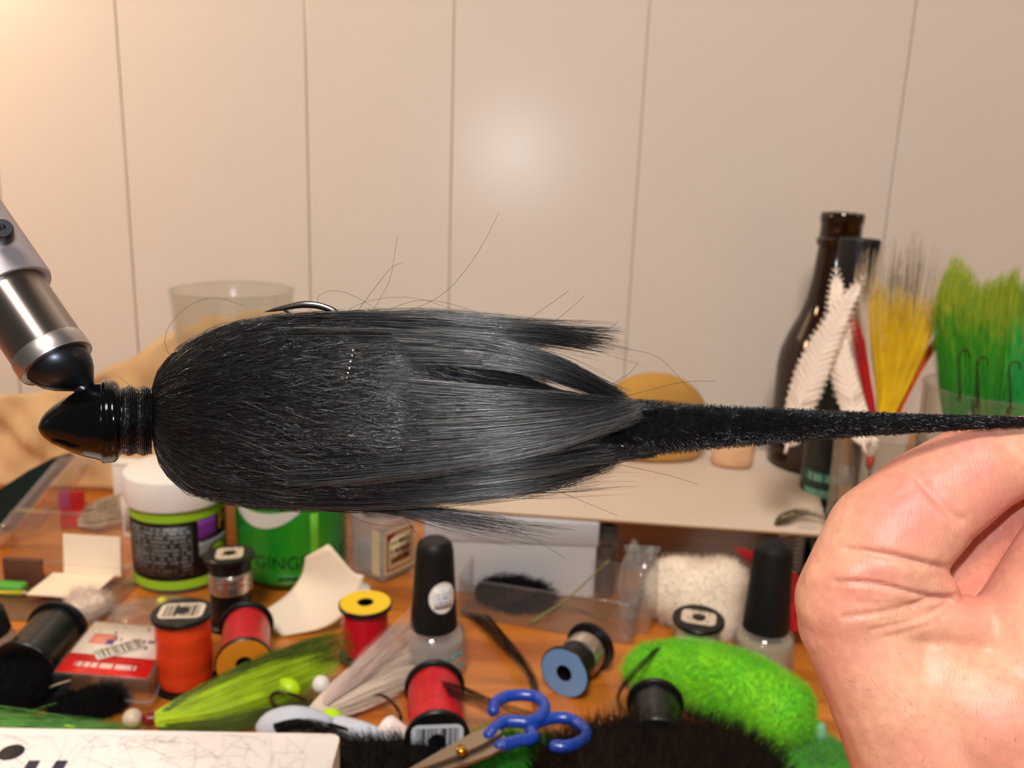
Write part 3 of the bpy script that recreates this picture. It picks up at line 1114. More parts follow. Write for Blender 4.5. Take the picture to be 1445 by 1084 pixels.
def skin_mat():
    m, t, b = nt('skin')
    tc = t.nodes.new('ShaderNodeTexCoord')
    n = t.nodes.new('ShaderNodeTexNoise')
    n.inputs['Scale'].default_value = 55
    n.inputs['Detail'].default_value = 5
    lk(t, tc.outputs['Object'], n.inputs['Vector'])
    r = t.nodes.new('ShaderNodeValToRGB')
    e = r.color_ramp.elements
    e[0].position, e[0].color = 0.32, srgb(206, 138, 114)
    e[1].position, e[1].color = 0.68, srgb(222, 168, 138)
    lk(t, n.outputs['Fac'], r.inputs['Fac'])
    n3 = t.nodes.new('ShaderNodeTexNoise')
    n3.inputs['Scale'].default_value = 600
    n3.inputs['Detail'].default_value = 5
    lk(t, tc.outputs['Object'], n3.inputs['Vector'])
    r3 = t.nodes.new('ShaderNodeValToRGB')
    r3.color_ramp.elements[0].position, r3.color_ramp.elements[0].color = 0.35, (0.80, 0.74, 0.72, 1)
    r3.color_ramp.elements[1].position, r3.color_ramp.elements[1].color = 0.65, (1.08, 1.08, 1.06, 1)
    lk(t, n3.outputs['Fac'], r3.inputs['Fac'])
    m3 = t.nodes.new('ShaderNodeMix')
    m3.data_type = 'RGBA'
    m3.blend_type = 'MULTIPLY'
    m3.inputs['Factor'].default_value = 0.4
    at = t.nodes.new('ShaderNodeAttribute')
    at.attribute_name = 'blush'
    ml = t.nodes.new('ShaderNodeMath')
    ml.operation = 'MULTIPLY'
    ml.inputs[1].default_value = 0.85
    lk(t, at.outputs['Fac'], ml.inputs[0])
    mx = t.nodes.new('ShaderNodeMix')
    mx.data_type = 'RGBA'
    mx.inputs['B'].default_value = srgb(214, 124, 114)
    lk(t, ml.outputs[0], mx.inputs['Factor'])
    lk(t, r.outputs['Color'], mx.inputs['A'])
    lk(t, mx.outputs['Result'], m3.inputs['A'])
    lk(t, r3.outputs['Color'], m3.inputs['B'])
    lk(t, m3.outputs['Result'], b.inputs['Base Color'])
    b.inputs['Roughness'].default_value = 0.46
    b.inputs['Specular IOR Level'].default_value = 0.4
    b.inputs['Subsurface Weight'].default_value = 0.18
    b.inputs['Subsurface Radius'].default_value = (1.0, 0.35, 0.2)
    b.inputs['Subsurface Scale'].default_value = 0.002
    n2 = t.nodes.new('ShaderNodeTexNoise')
    n2.inputs['Scale'].default_value = 1500
    n2.inputs['Detail'].default_value = 3
    lk(t, tc.outputs['Object'], n2.inputs['Vector'])
    wv = t.nodes.new('ShaderNodeTexWave')
    wv.inputs['Scale'].default_value = 420
    wv.inputs['Distortion'].default_value = 9
    wv.inputs['Detail'].default_value = 2
    lk(t, tc.outputs['Object'], wv.inputs['Vector'])
    ad = t.nodes.new('ShaderNodeMath')
    ad.operation = 'MULTIPLY_ADD'
    ad.inputs[1].default_value = 0.3
    lk(t, wv.outputs['Fac'], ad.inputs[0])
    lk(t, n2.outputs['Fac'], ad.inputs[2])
    bp = t.nodes.new('ShaderNodeBump')
    bp.inputs['Strength'].default_value = 0.4
    bp.inputs['Distance'].default_value = 0.00012
    lk(t, ad.outputs[0], bp.inputs['Height'])
    lk(t, bp.outputs['Normal'], b.inputs['Normal'])
    return m


M['skin'] = skin_mat()
hand_at = H(1450, 1230, zc + 1.0)
person = obj('person', (Vh - hand_at, Fh), M['skin'])
blush = np.zeros(len(Vh))
for bx_, by_, bs_, bw_ in ((1280, 720, 60, 1.0), (1370, 650, 60, 0.8), (1420, 740, 50, 0.7), (1230, 830, 40, 0.5), (1370, 840, 60, 0.6), (1300, 1060, 50, 0.35), (1420, 1050, 70, 0.4), (1200, 940, 60, 0.3)):
    blush += bw_ * np.exp(-((hx - bx_) ** 2 + (hy - by_) ** 2) / bs_ ** 2)
at_ = person.data.attributes.new('blush', 'FLOAT', 'POINT')
at_.data.foreach_set('value', np.clip(blush, 0, 1).astype(np.float32))
person.location = [c * S for c in hand_at]
tag(person, 'bare hand and wrist of a person pinching the thin end of the black tail', 'person')
# short body hairs on the back of the hand
sel = np.where((hy > 860) & (hx > 1200) & (hx < 1440) & (facing > 0.4) & (dz < zc))[0]
pick = rng.choice(sel, 90)
hb = Vh[pick]
hd = nv[pick] * 0.35 + RT * -0.4 + UP * 0.5 + rng.normal(size=(90, 3)) * 0.4
hl = (0.07 + 0.12 * rng.random(90))[:, None]
obj('arm_hair', (hairs(np.stack([hb, hb + hd * hl * 0.5, hb + hd * hl + nv[pick] * -0.02], 1), 0.0022, 0.001)[0] - hand_at, hairs(np.stack([hb, hb, hb], 1), 0.002)[1]), M['hair2'], person, stuff=True)

# ================================================================== things standing at the back
def cam_dir(p):
    """angle (degrees, about z) from a point on the desk towards the photographer"""
    return math.degrees(math.atan2(-p[1], -p[0]))


def revolved(name, prof, mat, parent, seg=48, sharp=35, **kw):
    return obj(name, lathe(prof, seg), mat, parent, sharp=sharp, **kw)


def drinking_glass(label, at, rb, rt, h, t=0.16):
    o = thing('drinking_glass', label, 'glass', at)
    revolved('glass_wall', [(0, 0.0), (rb - 0.2, 0.0), (rb, 0.2), (rt - 0.05, h - 0.1), (rt - 0.03, h), (rt - t, h), (rt - t - 0.04, h - 0.15), (rb - t, 1.1), (rb - 0.5, 0.8), (0, 0.8)], M['glass'], o, 64)
    revolved('rim', [(rt - t - 0.02, h - 0.05), (rt - t, h + 0.05), (rt - t / 2, h + 0.09), (rt, h + 0.05), (rt + 0.02, h - 0.06)], M['glass'], o, 64)
    return o


g = P(328, 409, 55.0)
drinking_glass('empty clear pint glass with tapered sides behind the black fly', (g[0], g[1], 0), 2.75, 3.75, g[2])

# crumpled kraft paper against the wall
M['kraft'] = pm('kraft_paper', srgb(204, 168, 122), 0.75, var=0.04, scale=20, bump=0.2, bscale=60)
sil_x = [-120, 0, 60, 100, 150, 200, 240, 280, 330, 400, 440]
sil_y = [560, 556, 552, 546, 522, 496, 470, 452, 440, 438, 450]


def kraft(u, v):
    px = -110 + 545 * u
    d = FW + (px - CX) / FPX * RT - (np.interp(px, sil_x, sil_y) - CY) / FPX * UP
    top = C0 + d * (61.5 / d[1])
    bot = np.array([top[0] * 0.97, 60.3, 0.06])
    q = bot * (1 - v) + top * v
    cr = 0.5 * math.sin(px * 0.031 + 5 * v) + 0.4 * math.sin(px * 0.057 - 9 * v + 1) + 0.25 * math.sin(px * 0.11 + 14 * v)
    q[1] += cr * 0.95 * (0.25 + 0.75 * v * (1.25 - v) * 2) - 0.3
    q[2] += 0.12 * math.sin(px * 0.09) * v
    return q


vf, uv = sheet(kraft, 46, 20, 0.05)
tag(obj('kraft_paper', vf, M['kraft'], uv=uv), 'crumpled tan kraft paper leaning on the wall behind the pint glass', 'paper')

# white carton with a beige card laid over it
M['carton'] = pm('white_carton', srgb(192, 192, 195), 0.6)
M['beige'] = pm('beige_cardboard', srgb(216, 196, 176), 0.75, var=0.03, scale=10)
M['brownedge'] = pm('cut_card_edge', srgb(150, 110, 70), 0.8)
HC = 4.6
fl, fr = T(600, 733, HC), T(845, 742, HC)
e = fr - fl
wdt = np.linalg.norm(e)
ang = math.degrees(math.atan2(e[1], e[0]))
ctr = (fl + fr) / 2 + rz(ang) @ np.array([0, 3.6, 0])
cb = thing('white_carton', 'plain white carton under the large beige card', 'box', (ctr[0], ctr[1], 0), rz(ang))
obj('body', box(wdt, 6.4, HC - 0.9, 0.08), M['carton'], cb, sharp=40)
obj('lid', xf(box(wdt + 0.16, 6.56, 1.4, 0.08), None, (0, 0, HC - 1.42)), M['carton'], cb, sharp=40)
cc_ = [T(586, 716, HC + 0.05), T(1171, 757, HC + 0.05), T(1140, 640, HC + 0.05), T(612, 618, HC + 0.05)]


def cardf(u, v):
    q = (cc_[0] * (1 - u) + cc_[1] * u) * (1 - v) + (cc_[3] * (1 - u) + cc_[2] * u) * v
    q = q + np.array([0, 0, 0.06 * math.sin(u * 5) * math.sin(v * 4)])
    if u < 0.06 and v < 0.12:
        q = q + np.array([0.3 * (1 - v / 0.12), 0.3 * (1 - u / 0.06), 0])
    return q


card_at = (cc_[0] + cc_[1]) / 2
card = thing('cardboard_sheet', 'large beige cardboard sheet lying flat on the white carton', 'cardboard', card_at)
vf, uv = sheet(cardf, 36, 14, 0.12)
obj('face', xf(vf, None, -card_at), M['beige'], card, uv=uv, sharp=40)
ed = np.array([cardf(u, 0.0) for u in np.linspace(0.03, 0.995, 30)]) - card_at
obj('cut_edge', tube(ed + np.array([0, -0.05, 0]), 0.065, 6), M['brownedge'], card)

# ribbed grey tin holding the other end of the card
tn = T(1108, 815)
tin_o = thing('ribbed_tin', 'small grey ribbed tin under the end of the beige card', 'tin', (tn[0], tn[1] + 1.2, 0), rz(-8))
pr = [(0, 0), (1.25, 0)]
for k in range(12):
    z = 0.2 + k * 0.3
    pr += [(1.25, z), (1.32, z + 0.08), (1.32, z + 0.18), (1.25, z + 0.26)]
pr += [(1.25, 4.5), (1.15, 4.56), (0, 4.56)]
revolved('can', pr, pm('grey_tin', srgb(150, 152, 160), 0.4, metal=0.6), tin_o, 40)
revolved('lid', [(1.34, 4.1), (1.38, 4.15), (1.38, 4.5), (1.3, 4.59), (0, 4.6)], M['satin'], tin_o, 40)
rb_at = T(1166, 842)
rb_o = thing('red_carton', 'dark red little carton half hidden behind the knuckle', 'box', (rb_at[0] + 0.4, rb_at[1] + 0.5, 0), rz(12))
M['dred'] = pm('dark_red_card', srgb(140, 14, 22), 0.5)
obj('body', box(2.2, 1.6, 2.9, 0.06), M['dred'], rb_o, sharp=40)
obj('flap', xf(box(2.24, 1.64, 0.5, 0.05), None, (0, 0, 2.5)), pm('tan_card_flap', srgb(190, 160, 120), 0.7), rb_o, sharp=40)

# suede pouch behind the tail
M['suede'] = pm('golden_suede', srgb(180, 132, 56), 0.85, var=0.2, scale=40, sheen=0.3)
pc = P(925, 545, 59.5)
po = thing('suede_pouch', 'golden tan suede pouch slumped on the beige card behind the tail', 'pouch', (pc[0], pc[1], HC + 0.22))
hh_ = P(925, 521, 59.5)[2] - HC - 0.22
V, F = lump(3.9, 1.6, hh_ / 1.58, 11, 0.07, 4, 0.7)
V[:, 2] = np.where(V[:, 2] > 0, V[:, 2], 0)
obj('bag', (V, F), M['suede'], po)
obj('drawstring', tube(smooth_path([(-3.0, -1.2, hh_ * 0.62), (0, -1.75, hh_ * 0.72), (2.6, -1.35, hh_ * 0.62), (3.4, -1.5, hh_ * 0.3)], 20), 0.09, 8), pm('brown_cord', srgb(96, 62, 30), 0.8), po)
tg = thing('felt_scrap', 'little peach felt scrap on the card beside the suede pouch', 'felt', P(1040, 575, 58.5) * np.array([1, 1, 0]) + np.array([0, 0, HC + 0.2]))
V, F = lump(1.3, 0.7, 2.2, 5, 0.12, 3)
obj('felt', (V, F), pm('peach_felt', srgb(222, 178, 138), 0.9, bump=0.4, bscale=300), tg)
obj('felt_fuzz', fuzz(V, F, 500, 0.16, 0.01), pm('peach_felt_fibre', srgb(226, 186, 150), 0.9), tg, stuff=True)

# brown beer bottle
M['amber'] = pm('amber_glass', srgb(38, 18, 6), 0.06, spec=0.5, coat=0.1)
b0 = P(1190, 300, 57.0)
bt = thing('beer_bottle', 'brown glass beer bottle without a cap next to the wall', 'bottle', (b0[0], b0[1], 0))
hB = b0[2]
revolved('bottle_body', [(0, 0.15), (2.6, 0.0), (3.05, 0.35), (3.08, hB - 10.2), (2.95, hB - 9.2), (2.55, hB - 8.0), (2.0, hB - 6.8), (1.65, hB - 5.6), (1.42, hB - 4.0), (1.3, hB - 2.4), (1.25, hB - 2.0)], M['amber'], bt, 56)
revolved('bottle_finish', [(1.25, hB - 2.2), (1.42, hB - 2.1), (1.45, hB - 1.7), (1.3, hB - 1.55), (1.3, hB - 0.7), (1.36, hB - 0.6), (1.37, hB - 0.15), (1.28, hB), (0.95, hB), (0.9, hB - 0.3), (0.9, hB - 2.0)], M['amber'], bt, 48)

# dark green bottle with a black cap and pale lettering bands
b1 = P(1214, 337, 52.5)
db = thing('sauce_bottle', 'slim dark green bottle with black cap and teal printed lines', 'bottle', (b1[0], b1[1], 0))
h1 = b1[2]
revolved('bottle_body', [(0, 0.1), (1.5, 0), (1.75, 0.3), (1.78, h1 - 7.5), (1.6, h1 - 6.4), (1.1, h1 - 5.2), (1.0, h1 - 3.4)], M['dark'], db)
revolved('cap', [(0.95, h1 - 3.6), (1.08, h1 - 3.55), (1.18, h1 - 0.15), (1.12, h1), (0, h1)], M['matte_black'], db)
mteal = printed('teal_print', srgb(22, 62, 52), srgb(120, 190, 170), rows=5, cols=16, amount=0.6)
vf, uv = sheet(lambda u, v: np.array([1.83 * math.cos(math.radians(cam_dir(b1) - 55 + 110 * u)), 1.83 * math.sin(math.radians(cam_dir(b1) - 55 + 110 * u)), 1.2 + 5.2 * v]), 18, 4, 0.02)
obj('label', vf, mteal, db, uv=uv)


# ------------------------------------------------------------------ feathers and flies in two glasses on the right
def feather(name, label, root, tip, wide, bend, col, group=None, n=1500, wid_dir=None):
    """quill with two vanes of barbs; root and tip in world cm"""
    root, tip = np.asarray(root), np.asarray(tip)
    o = thing(name, label, 'feather', root, None, group)
    mid = (root + tip) / 2 + np.asarray(bend)
    q = smooth_path([root, (root + mid) / 2 + np.asarray(bend) * 0.25, mid, (mid + tip) / 2 + np.asarray(bend) * 0.25, tip], 30) - root
    obj('quill', tube(q, np.linspace(0.09, 0.02, 30), 8), col, o)
    d = (tip - root) / np.linalg.norm(tip - root)
    side = np.cross(d, FW) if wid_dir is None else np.asarray(wid_dir)
    side /= np.linalg.norm(side)
    for sg in (-1, 1):
        def vane(u, v, sg=sg):
            k = min(int((0.06 + 0.9 * u) * 29), 28)
            wv = wide * 0.82 * math.sin(min(1, 0.1 + 0.9 * u) ** 0.8 * math.pi * 0.86 + 0.25) * v
            return q[k] + wv * (sg * side + d * (0.45 + 0.3 * v) + FW * 0.12 * v * sg) + 0.03 * math.sin(u * 40) * v * FW
        obj('vane', sheet(vane, 30, 6, 0.03)[0], col, o)
        s0 = 0.12 + 0.86 * rng.random(n)
        i = (s0 * 29).astype(int)
        b = q[i] 
        w = wide * np.sin(np.clip(s0, 0.1, 1) ** 0.8 * math.pi * 0.86 + 0.25) * (0.7 + 0.25 * rng.random(n))
        L = w[:, None, None]
        st = np.linspace(0, 1, 5)[None, :, None]
        curl = rng.normal(size=(n, 1, 3)) * 0.05
        Pn = b[:, None] + L * (sg * side * st + d * (0.55 * st + 0.35 * st ** 2) + FW * 0.12 * st ** 2 * sg + curl * st)
        obj('barbs', hairs(Pn, 0.02, 0.01), col, o, stuff=True)
    return o


M['fwhite'] = pm('white_feather', srgb(240, 222, 204), 0.75, sheen=0.2)
zr = 46.5
feather('white_feather', 'broad white feather leaning left across the brown beer bottle', P(1108, 640, zr), P(1222, 385, zr - 0.5), 0.95, RT * -0.5, M['fwhite'])
feather('white_feather', 'white feather crossing in front of the black bottle cap', P(1222, 640, zr - 1), P(1180, 375, zr + 0.8), 0.95, RT * -0.35, M['fwhite'])

gA = P(1242, 610, 47.5)
drinking_glass('short clear glass holding the red and yellow fly', (gA[0], gA[1], 0), 2.0, 2.35, gA[2])
M['fyel'] = pm('yellow_hackle', srgb(246, 204, 10), 0.6, var=0.12, scale=90)
M['fred'] = pm('red_hackle', srgb(196, 26, 22), 0.6, var=0.2, scale=90)
M['forange'] = pm('orange_hackle', srgb(222, 92, 16), 0.6, var=0.2, scale=90)
M['ftan'] = pm('pale_bucktail', srgb(206, 184, 156), 0.7, var=0.25, scale=120)
M['fbrown'] = pm('olive_brown_hair', srgb(92, 78, 42), 0.7, var=0.3, scale=120)
M['fdgreen'] = pm('dark_green_hair', srgb(20, 58, 40), 0.6, var=0.3, scale=120)
ya = P(1240, 640, 47.0)
yf = thing('streamer_fly', 'red and yellow feather fly with pale hair tips standing in the short glass', 'fishing fly', ya)


def px_bundle(name, parent, at, a, b, n, z, mat, r=0.02, spread=0.06, lenv=0.3, depth=0.8, wav=0.02, start=0.0, k=8):
    A = [P(*p, z) if len(p) == 2 else P(*p) for p in a]
    B = [P(*p, z) if len(p) == 2 else P(*p) for p in b]
    V, F = bundle(A, B, n, k, spread, r, wav, lenv, start, depth=FW * depth)
    return obj(name, (V - np.asarray(at), F), mat, parent, stuff=True)


z = 47.0
px_bundle('pale_hair', yf, ya, [(1236, 610), (1228, 540), (1205, 440), (1215, 350)], [(1250, 610), (1270, 530), (1318, 440), (1338, 345)], 750, z - 0.3, M['ftan'], 0.017, 0.1, 0.35, 1.4)
px_bundle('brown_hair', yf, ya, [(1240, 600), (1240, 500), (1240, 400), (1250, 330)], [(1250, 600), (1275, 500), (1300, 400), (1305, 320)], 120, z - 0.3, M['fbrown'], 0.016, 0.14, 0.35, 1.4)
px_bundle('green_hair', yf, ya, [(1235, 600), (1225, 500), (1225, 440), (1232, 400)], [(1242, 600), (1235, 500), (1240, 440), (1262, 392)], 160, z - 0.2, M['fdgreen'], 0.018, 0.06, 0.35, 0.8)
px_bundle('yellow_hackle', yf, ya, [(1240, 600), (1234, 540), (1226, 470), (1230, 385)], [(1252, 600), (1280, 540), (1314, 470), (1332, 425)], 850, z - 1.3, M['fyel'], 0.022, 0.06, 0.5, 1.0)
px_bundle('white_hackle', yf, ya, [(1234, 600), (1226, 540), (1218, 480), (1212, 410)], [(1250, 600), (1254, 540), (1250, 490), (1250, 430)], 260, z - 1.1, M['fwhite'], 0.024, 0.04, 0.35, 0.6)
px_bundle('red_hackle', yf, ya, [(1234, 606), (1218, 540), (1208, 490), (1198, 440)], [(1240, 606), (1228, 540), (1220, 490), (1212, 450)], 130, z - 1.3, M['fred'], 0.02, 0.06, 0.3, 0.4)
px_bundle('orange_hackle', yf, ya, [(1254, 606), (1280, 545), (1302, 500), (1325, 470)], [(1258, 606), (1288, 545), (1314, 500), (1338, 474)], 160, z - 0.8, M['forange'], 0.024, 0.04, 0.35, 0.4)
px_bundle('red_throat', yf, ya, [(1252, 606), (1270, 560), (1285, 530)], [(1256, 606), (1276, 560), (1292, 532)], 80, z - 0.9, M['fred'], 0.024, 0.03, 0.3, 0.3)
obj('head', xf(lump(0.42, 0.42, 0.75, 4, 0.05, 3, flatb=False), None, P(1228, 630, z - 0.6) - ya), M['fwhite'], yf)
obj('thread_head', xf(lathe([(0, -0.5), (0.16, -0.45), (0.24, 0), (0.2, 0.3), (0, 0.34)], 20), None, P(1228, 650, z - 0.6) - ya), M['fred'], yf)
_e = P(1228, 652, z - 0.6)
obj('hook_shank', tube(smooth_path([_e, _e * 0.5 + np.array([gA[0], gA[1], 0.9]) * 0.5 + np.array([0.15, 0, 0]), np.array([gA[0] - 0.2, gA[1], 0.9])], 14) - ya, 0.05, 8), M['bronze'], yf)
# brushes standing with it
M['tanwood'] = pm('pale_brown_wood', srgb(176, 128, 78), 0.55, var=0.15, scale=30, stretch=(6, 6, 0.6))
for px0, px1, lab in ((1205, 1196, 'round wooden handle standing in the short glass by the teal printed bottle'), (1283, 1290, 'thick wooden handle standing in the short glass beside the fly head')):
    a_, b_ = P(px0, 745, 47.5), P(px1, 612, 48.2)
    a_[2] = 1.0
    hb_ = thing('tool_handle', lab, 'handle', a_)
    L = np.linalg.norm(b_ - a_)
    prf = [(0, 0), (0.28, 0.05), (0.36, L * 0.3), (0.42, L * 0.6), (0.34, L * 0.92), (0.2, L), (0, L + 0.02)]
    obj('grip', xf(lathe(prf, 24), frame(b_ - a_)), M['tanwood'], hb_)
    obj('ferrule', xf(lathe([(0.40, L * 0.7), (0.43, L * 0.72), (0.42, L * 0.8), (0.38, L * 0.82)], 24), frame(b_ - a_)), M['satin'], hb_)

gB = P(1405, 548, 44.0)
drinking_glass('wide clear glass with green streamers and hooks hung on its rim', (gB[0], gB[1], 0), 2.9, 3.35, gB[2])
M['fg1'] = dyed_mat('bright_green_hair', srgb(36, 140, 34), srgb(60, 160, 8), srgb(160, 180, 24))
M['fg2'] = pm('yellow_green_hair', srgb(150, 176, 12), 0.55, var=0.3, scale=80)
M['fg3'] = dyed_mat('emerald_hair', srgb(30, 160, 70), srgb(44, 180, 76), srgb(140, 180, 24))
green = [((1345, 700), [(1335, 545), (1325, 430), (1350, 352)], [(1368, 545), (1372, 460), (1392, 405)], 'fg1', 'fg2', 'upright green streamer with a tall pointed plume against the wall'),
         ((1395, 700), [(1370, 545), (1372, 460), (1385, 400)], [(1418, 545), (1425, 450), (1440, 372)], 'fg1', 'fg2', 'upright green and yellow streamer in the middle of the wide glass'),
         ((1440, 700), [(1410, 545), (1415, 460), (1425, 400)], [(1470, 545), (1480, 460), (1500, 372)], 'fg3', 'fg2', 'upright emerald streamer at the far side of the wide glass')]
for (bx_, by_), pa, pb, m1, m2, lab in green:
    at = P(bx_, by_, 44.3)
    o = thing('streamer_fly', lab, 'fishing fly', at)
    px_bundle('hair', o, at, [(bx_ - 6, by_ - 70)] + pa, [(bx_ + 6, by_ - 70)] + pb, 1000, 44.0, M[m1], 0.028, 0.09, 0.3, 1.3)
    px_bundle('tip_hair', o, at, [(bx_ - 4, by_ - 90)] + pa, [(bx_ + 4, by_ - 90)] + pb, 90, 44.4, M[m2], 0.022, 0.2, 0.1, 1.3)
    obj('thread_head', xf(lathe([(0, -0.5), (0.2, -0.4), (0.3, 0.2), (0.24, 0.6), (0, 0.7)], 20), None, P(bx_, by_ - 66, 44.2) - at), M['fg3'], o)
    _e = P(bx_, by_ + 30, 44.2)
    V = smooth_path([P(bx_, by_ - 60, 44.2), P(bx_ + 4, by_ - 20, 44.2), _e, np.array([_e[0] * 0.5 + gB[0] * 0.5, _e[1] * 0.5 + gB[1] * 0.5, 0.9])], 16) - at
    obj('hook_shank', tube(V, 0.05, 8), M['bronze'], o)
for i, (hx_, hy_) in enumerate(((1352, 498), (1378, 508), (1424, 514))):
    at = P(hx_, 548, 40.9)
    q = smooth_path([P(hx_ + 2, hy_ + 62, 41.0), P(hx_ + 1, hy_ + 25, 41.0), P(hx_, hy_ + 8, 41.0), P(hx_ + 5, hy_ - 3, 41.0), P(hx_ + 14, hy_ - 2, 41.4), P(hx_ + 16, hy_ + 8, 41.6)], 20) - at
    lab = ('bare hook hung on the glass rim beside the tall green plume', 'bare hook hung on the glass rim in front of the yellow green streamer', 'bare hook hung on the glass rim in front of the emerald streamer')[i]
    ho = thing('hook', lab, 'hook', at, None, 'hooks hung on the wide glass')
    obj('wire', tube(q, np.linspace(0.055, 0.03, 20), 8), M['bronze'], ho)
    obj('eye', xf(tube(np.array([[0.1 * math.cos(a), 0, 0.1 * math.sin(a)] for a in np.linspace(0, 6.0, 14)]), 0.03, 6), None, q[0] + np.array([0, 0, -0.1])), M['bronze'], ho)

# ================================================================== jars and bottles in the middle row
jp = T(257, 812)
jar = thing('jar', 'black labelled jar with lime bands and a white screw lid', 'jar', jp)
M['lime'] = pm('lime_plastic', srgb(150, 196, 40), 0.4)
revolved('glass_base', [(0, 0), (2.3, 0), (2.5, 0.15), (2.55, 0.4), (2.55, 4.9)], M['clear2'], jar)
revolved('lower_band', [(2.57, 0.35), (2.6, 0.37), (2.6, 0.85), (2.57, 0.87)], M['lime'], jar)
revolved('upper_band', [(2.57, 4.3), (2.6, 4.32), (2.6, 5.0), (2.3, 5.05)], M['lime'], jar)
revolved('black_label', [(2.58, 0.86), (2.59, 0.9), (2.59, 4.28), (2.58, 4.31)], M['black'], jar)
lid = revolved('lid', [(2.62, 4.98), (2.78, 5.0), (2.82, 5.15), (2.82, 6.4), (2.74, 6.65), (2.5, 6.75), (0, 6.75)], M['white'], jar, 64)
ca = cam_dir(jp)


def cyl_patch(r, a0, a1, z0, z1, th=0.02, n=16):
    return sheet(lambda u, v: np.array([r * math.cos(math.radians(a0 + (a1 - a0) * u)), r * math.sin(math.radians(a0 + (a1 - a0) * u)), z0 + (z1 - z0) * v]), n, 4, th)


vf, uv = cyl_patch(2.605, ca - 72, ca + 16, 1.15, 4.1)
obj('small_print', vf, printed('grey_print', srgb(22, 22, 22), srgb(120, 118, 116), rows=12, cols=22, amount=0.54, margin=0.03), jar, uv=uv)
vf, uv = cyl_patch(2.605, ca + 22, ca + 48, 3.0, 4.25)
obj('purple_panel', vf, pm('purple_print', srgb(122, 44, 150), 0.4), jar)
vf, uv = cyl_patch(2.605, ca + 22, ca + 70, 2.1, 2.95)
obj('grey_panel', vf, pm('grey_print_panel', srgb(128, 132, 134), 0.4), jar)
V, F = text_vf('P', 1.3)
obj('gold_letter', xf(cyl_wrap((V * np.array([1, 1, 1]), F), 2.63, ca + 58), None, (0, 0, 3.75)), pm('gold_print', srgb(206, 160, 30), 0.4), jar, smooth=False)


def disc(rx_, ry_, lift=0.0, th=0.02):
    V, F = lathe([(0, th)] + [(k / 6, th) for k in range(1, 7)] + [(1.0, 0.0)], 32)
    return V * np.array([rx_, ry_, 1]) + np.array([0, 0, lift]), F


def oval(rx_, rz_, r, ang_, zc_, mat, name, parent, lift=0.0):
    V, F = disc(rx_, rz_, lift)
    return obj(name, xf(cyl_wrap((V, F), r, ang_), None, (0, 0, zc_)), mat, parent, smooth=False)


oval(0.85, 1.0, 2.6, ca + 48, 1.75, pm('dark_red_print', srgb(96, 30, 18), 0.4), 'red_oval', jar)
oval(0.62, 0.8, 2.6, ca + 50, 1.8, M['lime'], 'lime_oval', jar, 0.022)

gp = T(414, 806)
M['gcan'] = pm('green_can', srgb(14, 118, 34), 0.28, var=0.35, scale=22, coat=0.3, col2=srgb(36, 150, 30), stretch=(1, 1, 0.4))
can = thing('soda_can', 'green ginger ale can behind the curled cream card', 'can', gp)
ga = cam_dir(gp)
revolved('body', [(0, 0.25), (2.2, 0.0), (2.5, 0.1), (3.1, 0.7), (3.17, 1.1), (3.17, 10.2), (2.9, 11.1), (2.65, 11.5)], M['gcan'], can, 64)
revolved('rim', [(2.65, 11.4), (2.72, 11.55), (2.66, 11.7), (2.5, 11.6), (2.4, 11.2), (0, 11.2)], M['satin'], can, 64)
M['dgreenink'] = pm('dark_green_ink', srgb(8, 54, 24), 0.4)
obj('lettering', xf(cyl_wrap(text_vf('GINGER ALE', 1.05, 0.01, 1.0), 3.18, ga + 12), None, (0, 0, 1.95)), M['dgreenink'], can, smooth=False)
V, F = text_vf('GINGER', 0.55, 0.01, 1.0)
vf, uv = cyl_patch(3.185, ga - 16, ga + 30, 0.75 + 0.2, 1.25)
obj('small_print', vf, printed('green_print', srgb(20, 124, 36), srgb(10, 66, 28), rows=1, cols=14, amount=0.55), can, uv=uv)
# white swoosh: a crescent band
a = np.linspace(0, 1, 20)
top = [(-2.2 + 4.4 * u, 0.9 + 0.35 * (2 * u - 1) ** 2) for u in a]
low = [(-2.2 + 4.4 * u, 0.95 - 0.95 * (1 - (2 * u - 1) ** 2)) for u in a[::-1]]
V = [(x, y, 0.0) for x, y in top] + [(x, y, 0.0) for x, y in low]
F = [(i, 39 - i, 38 - i, i + 1) for i in range(19)]
obj('white_swoosh', xf(cyl_wrap((np.array(V), F), 3.19, ga - 32), None, (0, 0, 4.0)), pm('can_white', srgb(214, 214, 206), 0.35), can, smooth=False)
vf, uv = cyl_patch(3.186, ga + 18, ga + 26, 1.3, 4.8)
obj('leaf_stripe', xf(vf), pm('leaf_green', srgb(110, 190, 50), 0.35), can)

sp_ = T(540, 806)
sq = thing('glass_bottle', 'square clear glass bottle with cream label edged in red', 'bottle', sp_, rz(45 + cam_dir(sp_) + 90))
M['oldglass'] = clear('old_glass', tint=(0.82, 0.83, 0.85, 1), rough=0.06, spec=1.6, haze=0.22)
obj('glass_body', box(2.75, 2.75, 3.9, 0.35, 3), M['oldglass'], sq)
obj('contents', xf(box(2.3, 2.3, 2.0, 0.3, 3), None, (0, 0, 0.25)), clear('cloudy_liquid', tint=(0.7, 0.7, 0.74, 1), haze=0.3), sq)
revolved('cap', [(0.95, 3.75), (1.25, 3.85), (1.3, 4.0), (1.3, 5.0), (1.2, 5.1), (0, 5.1)], M['satin'], sq)
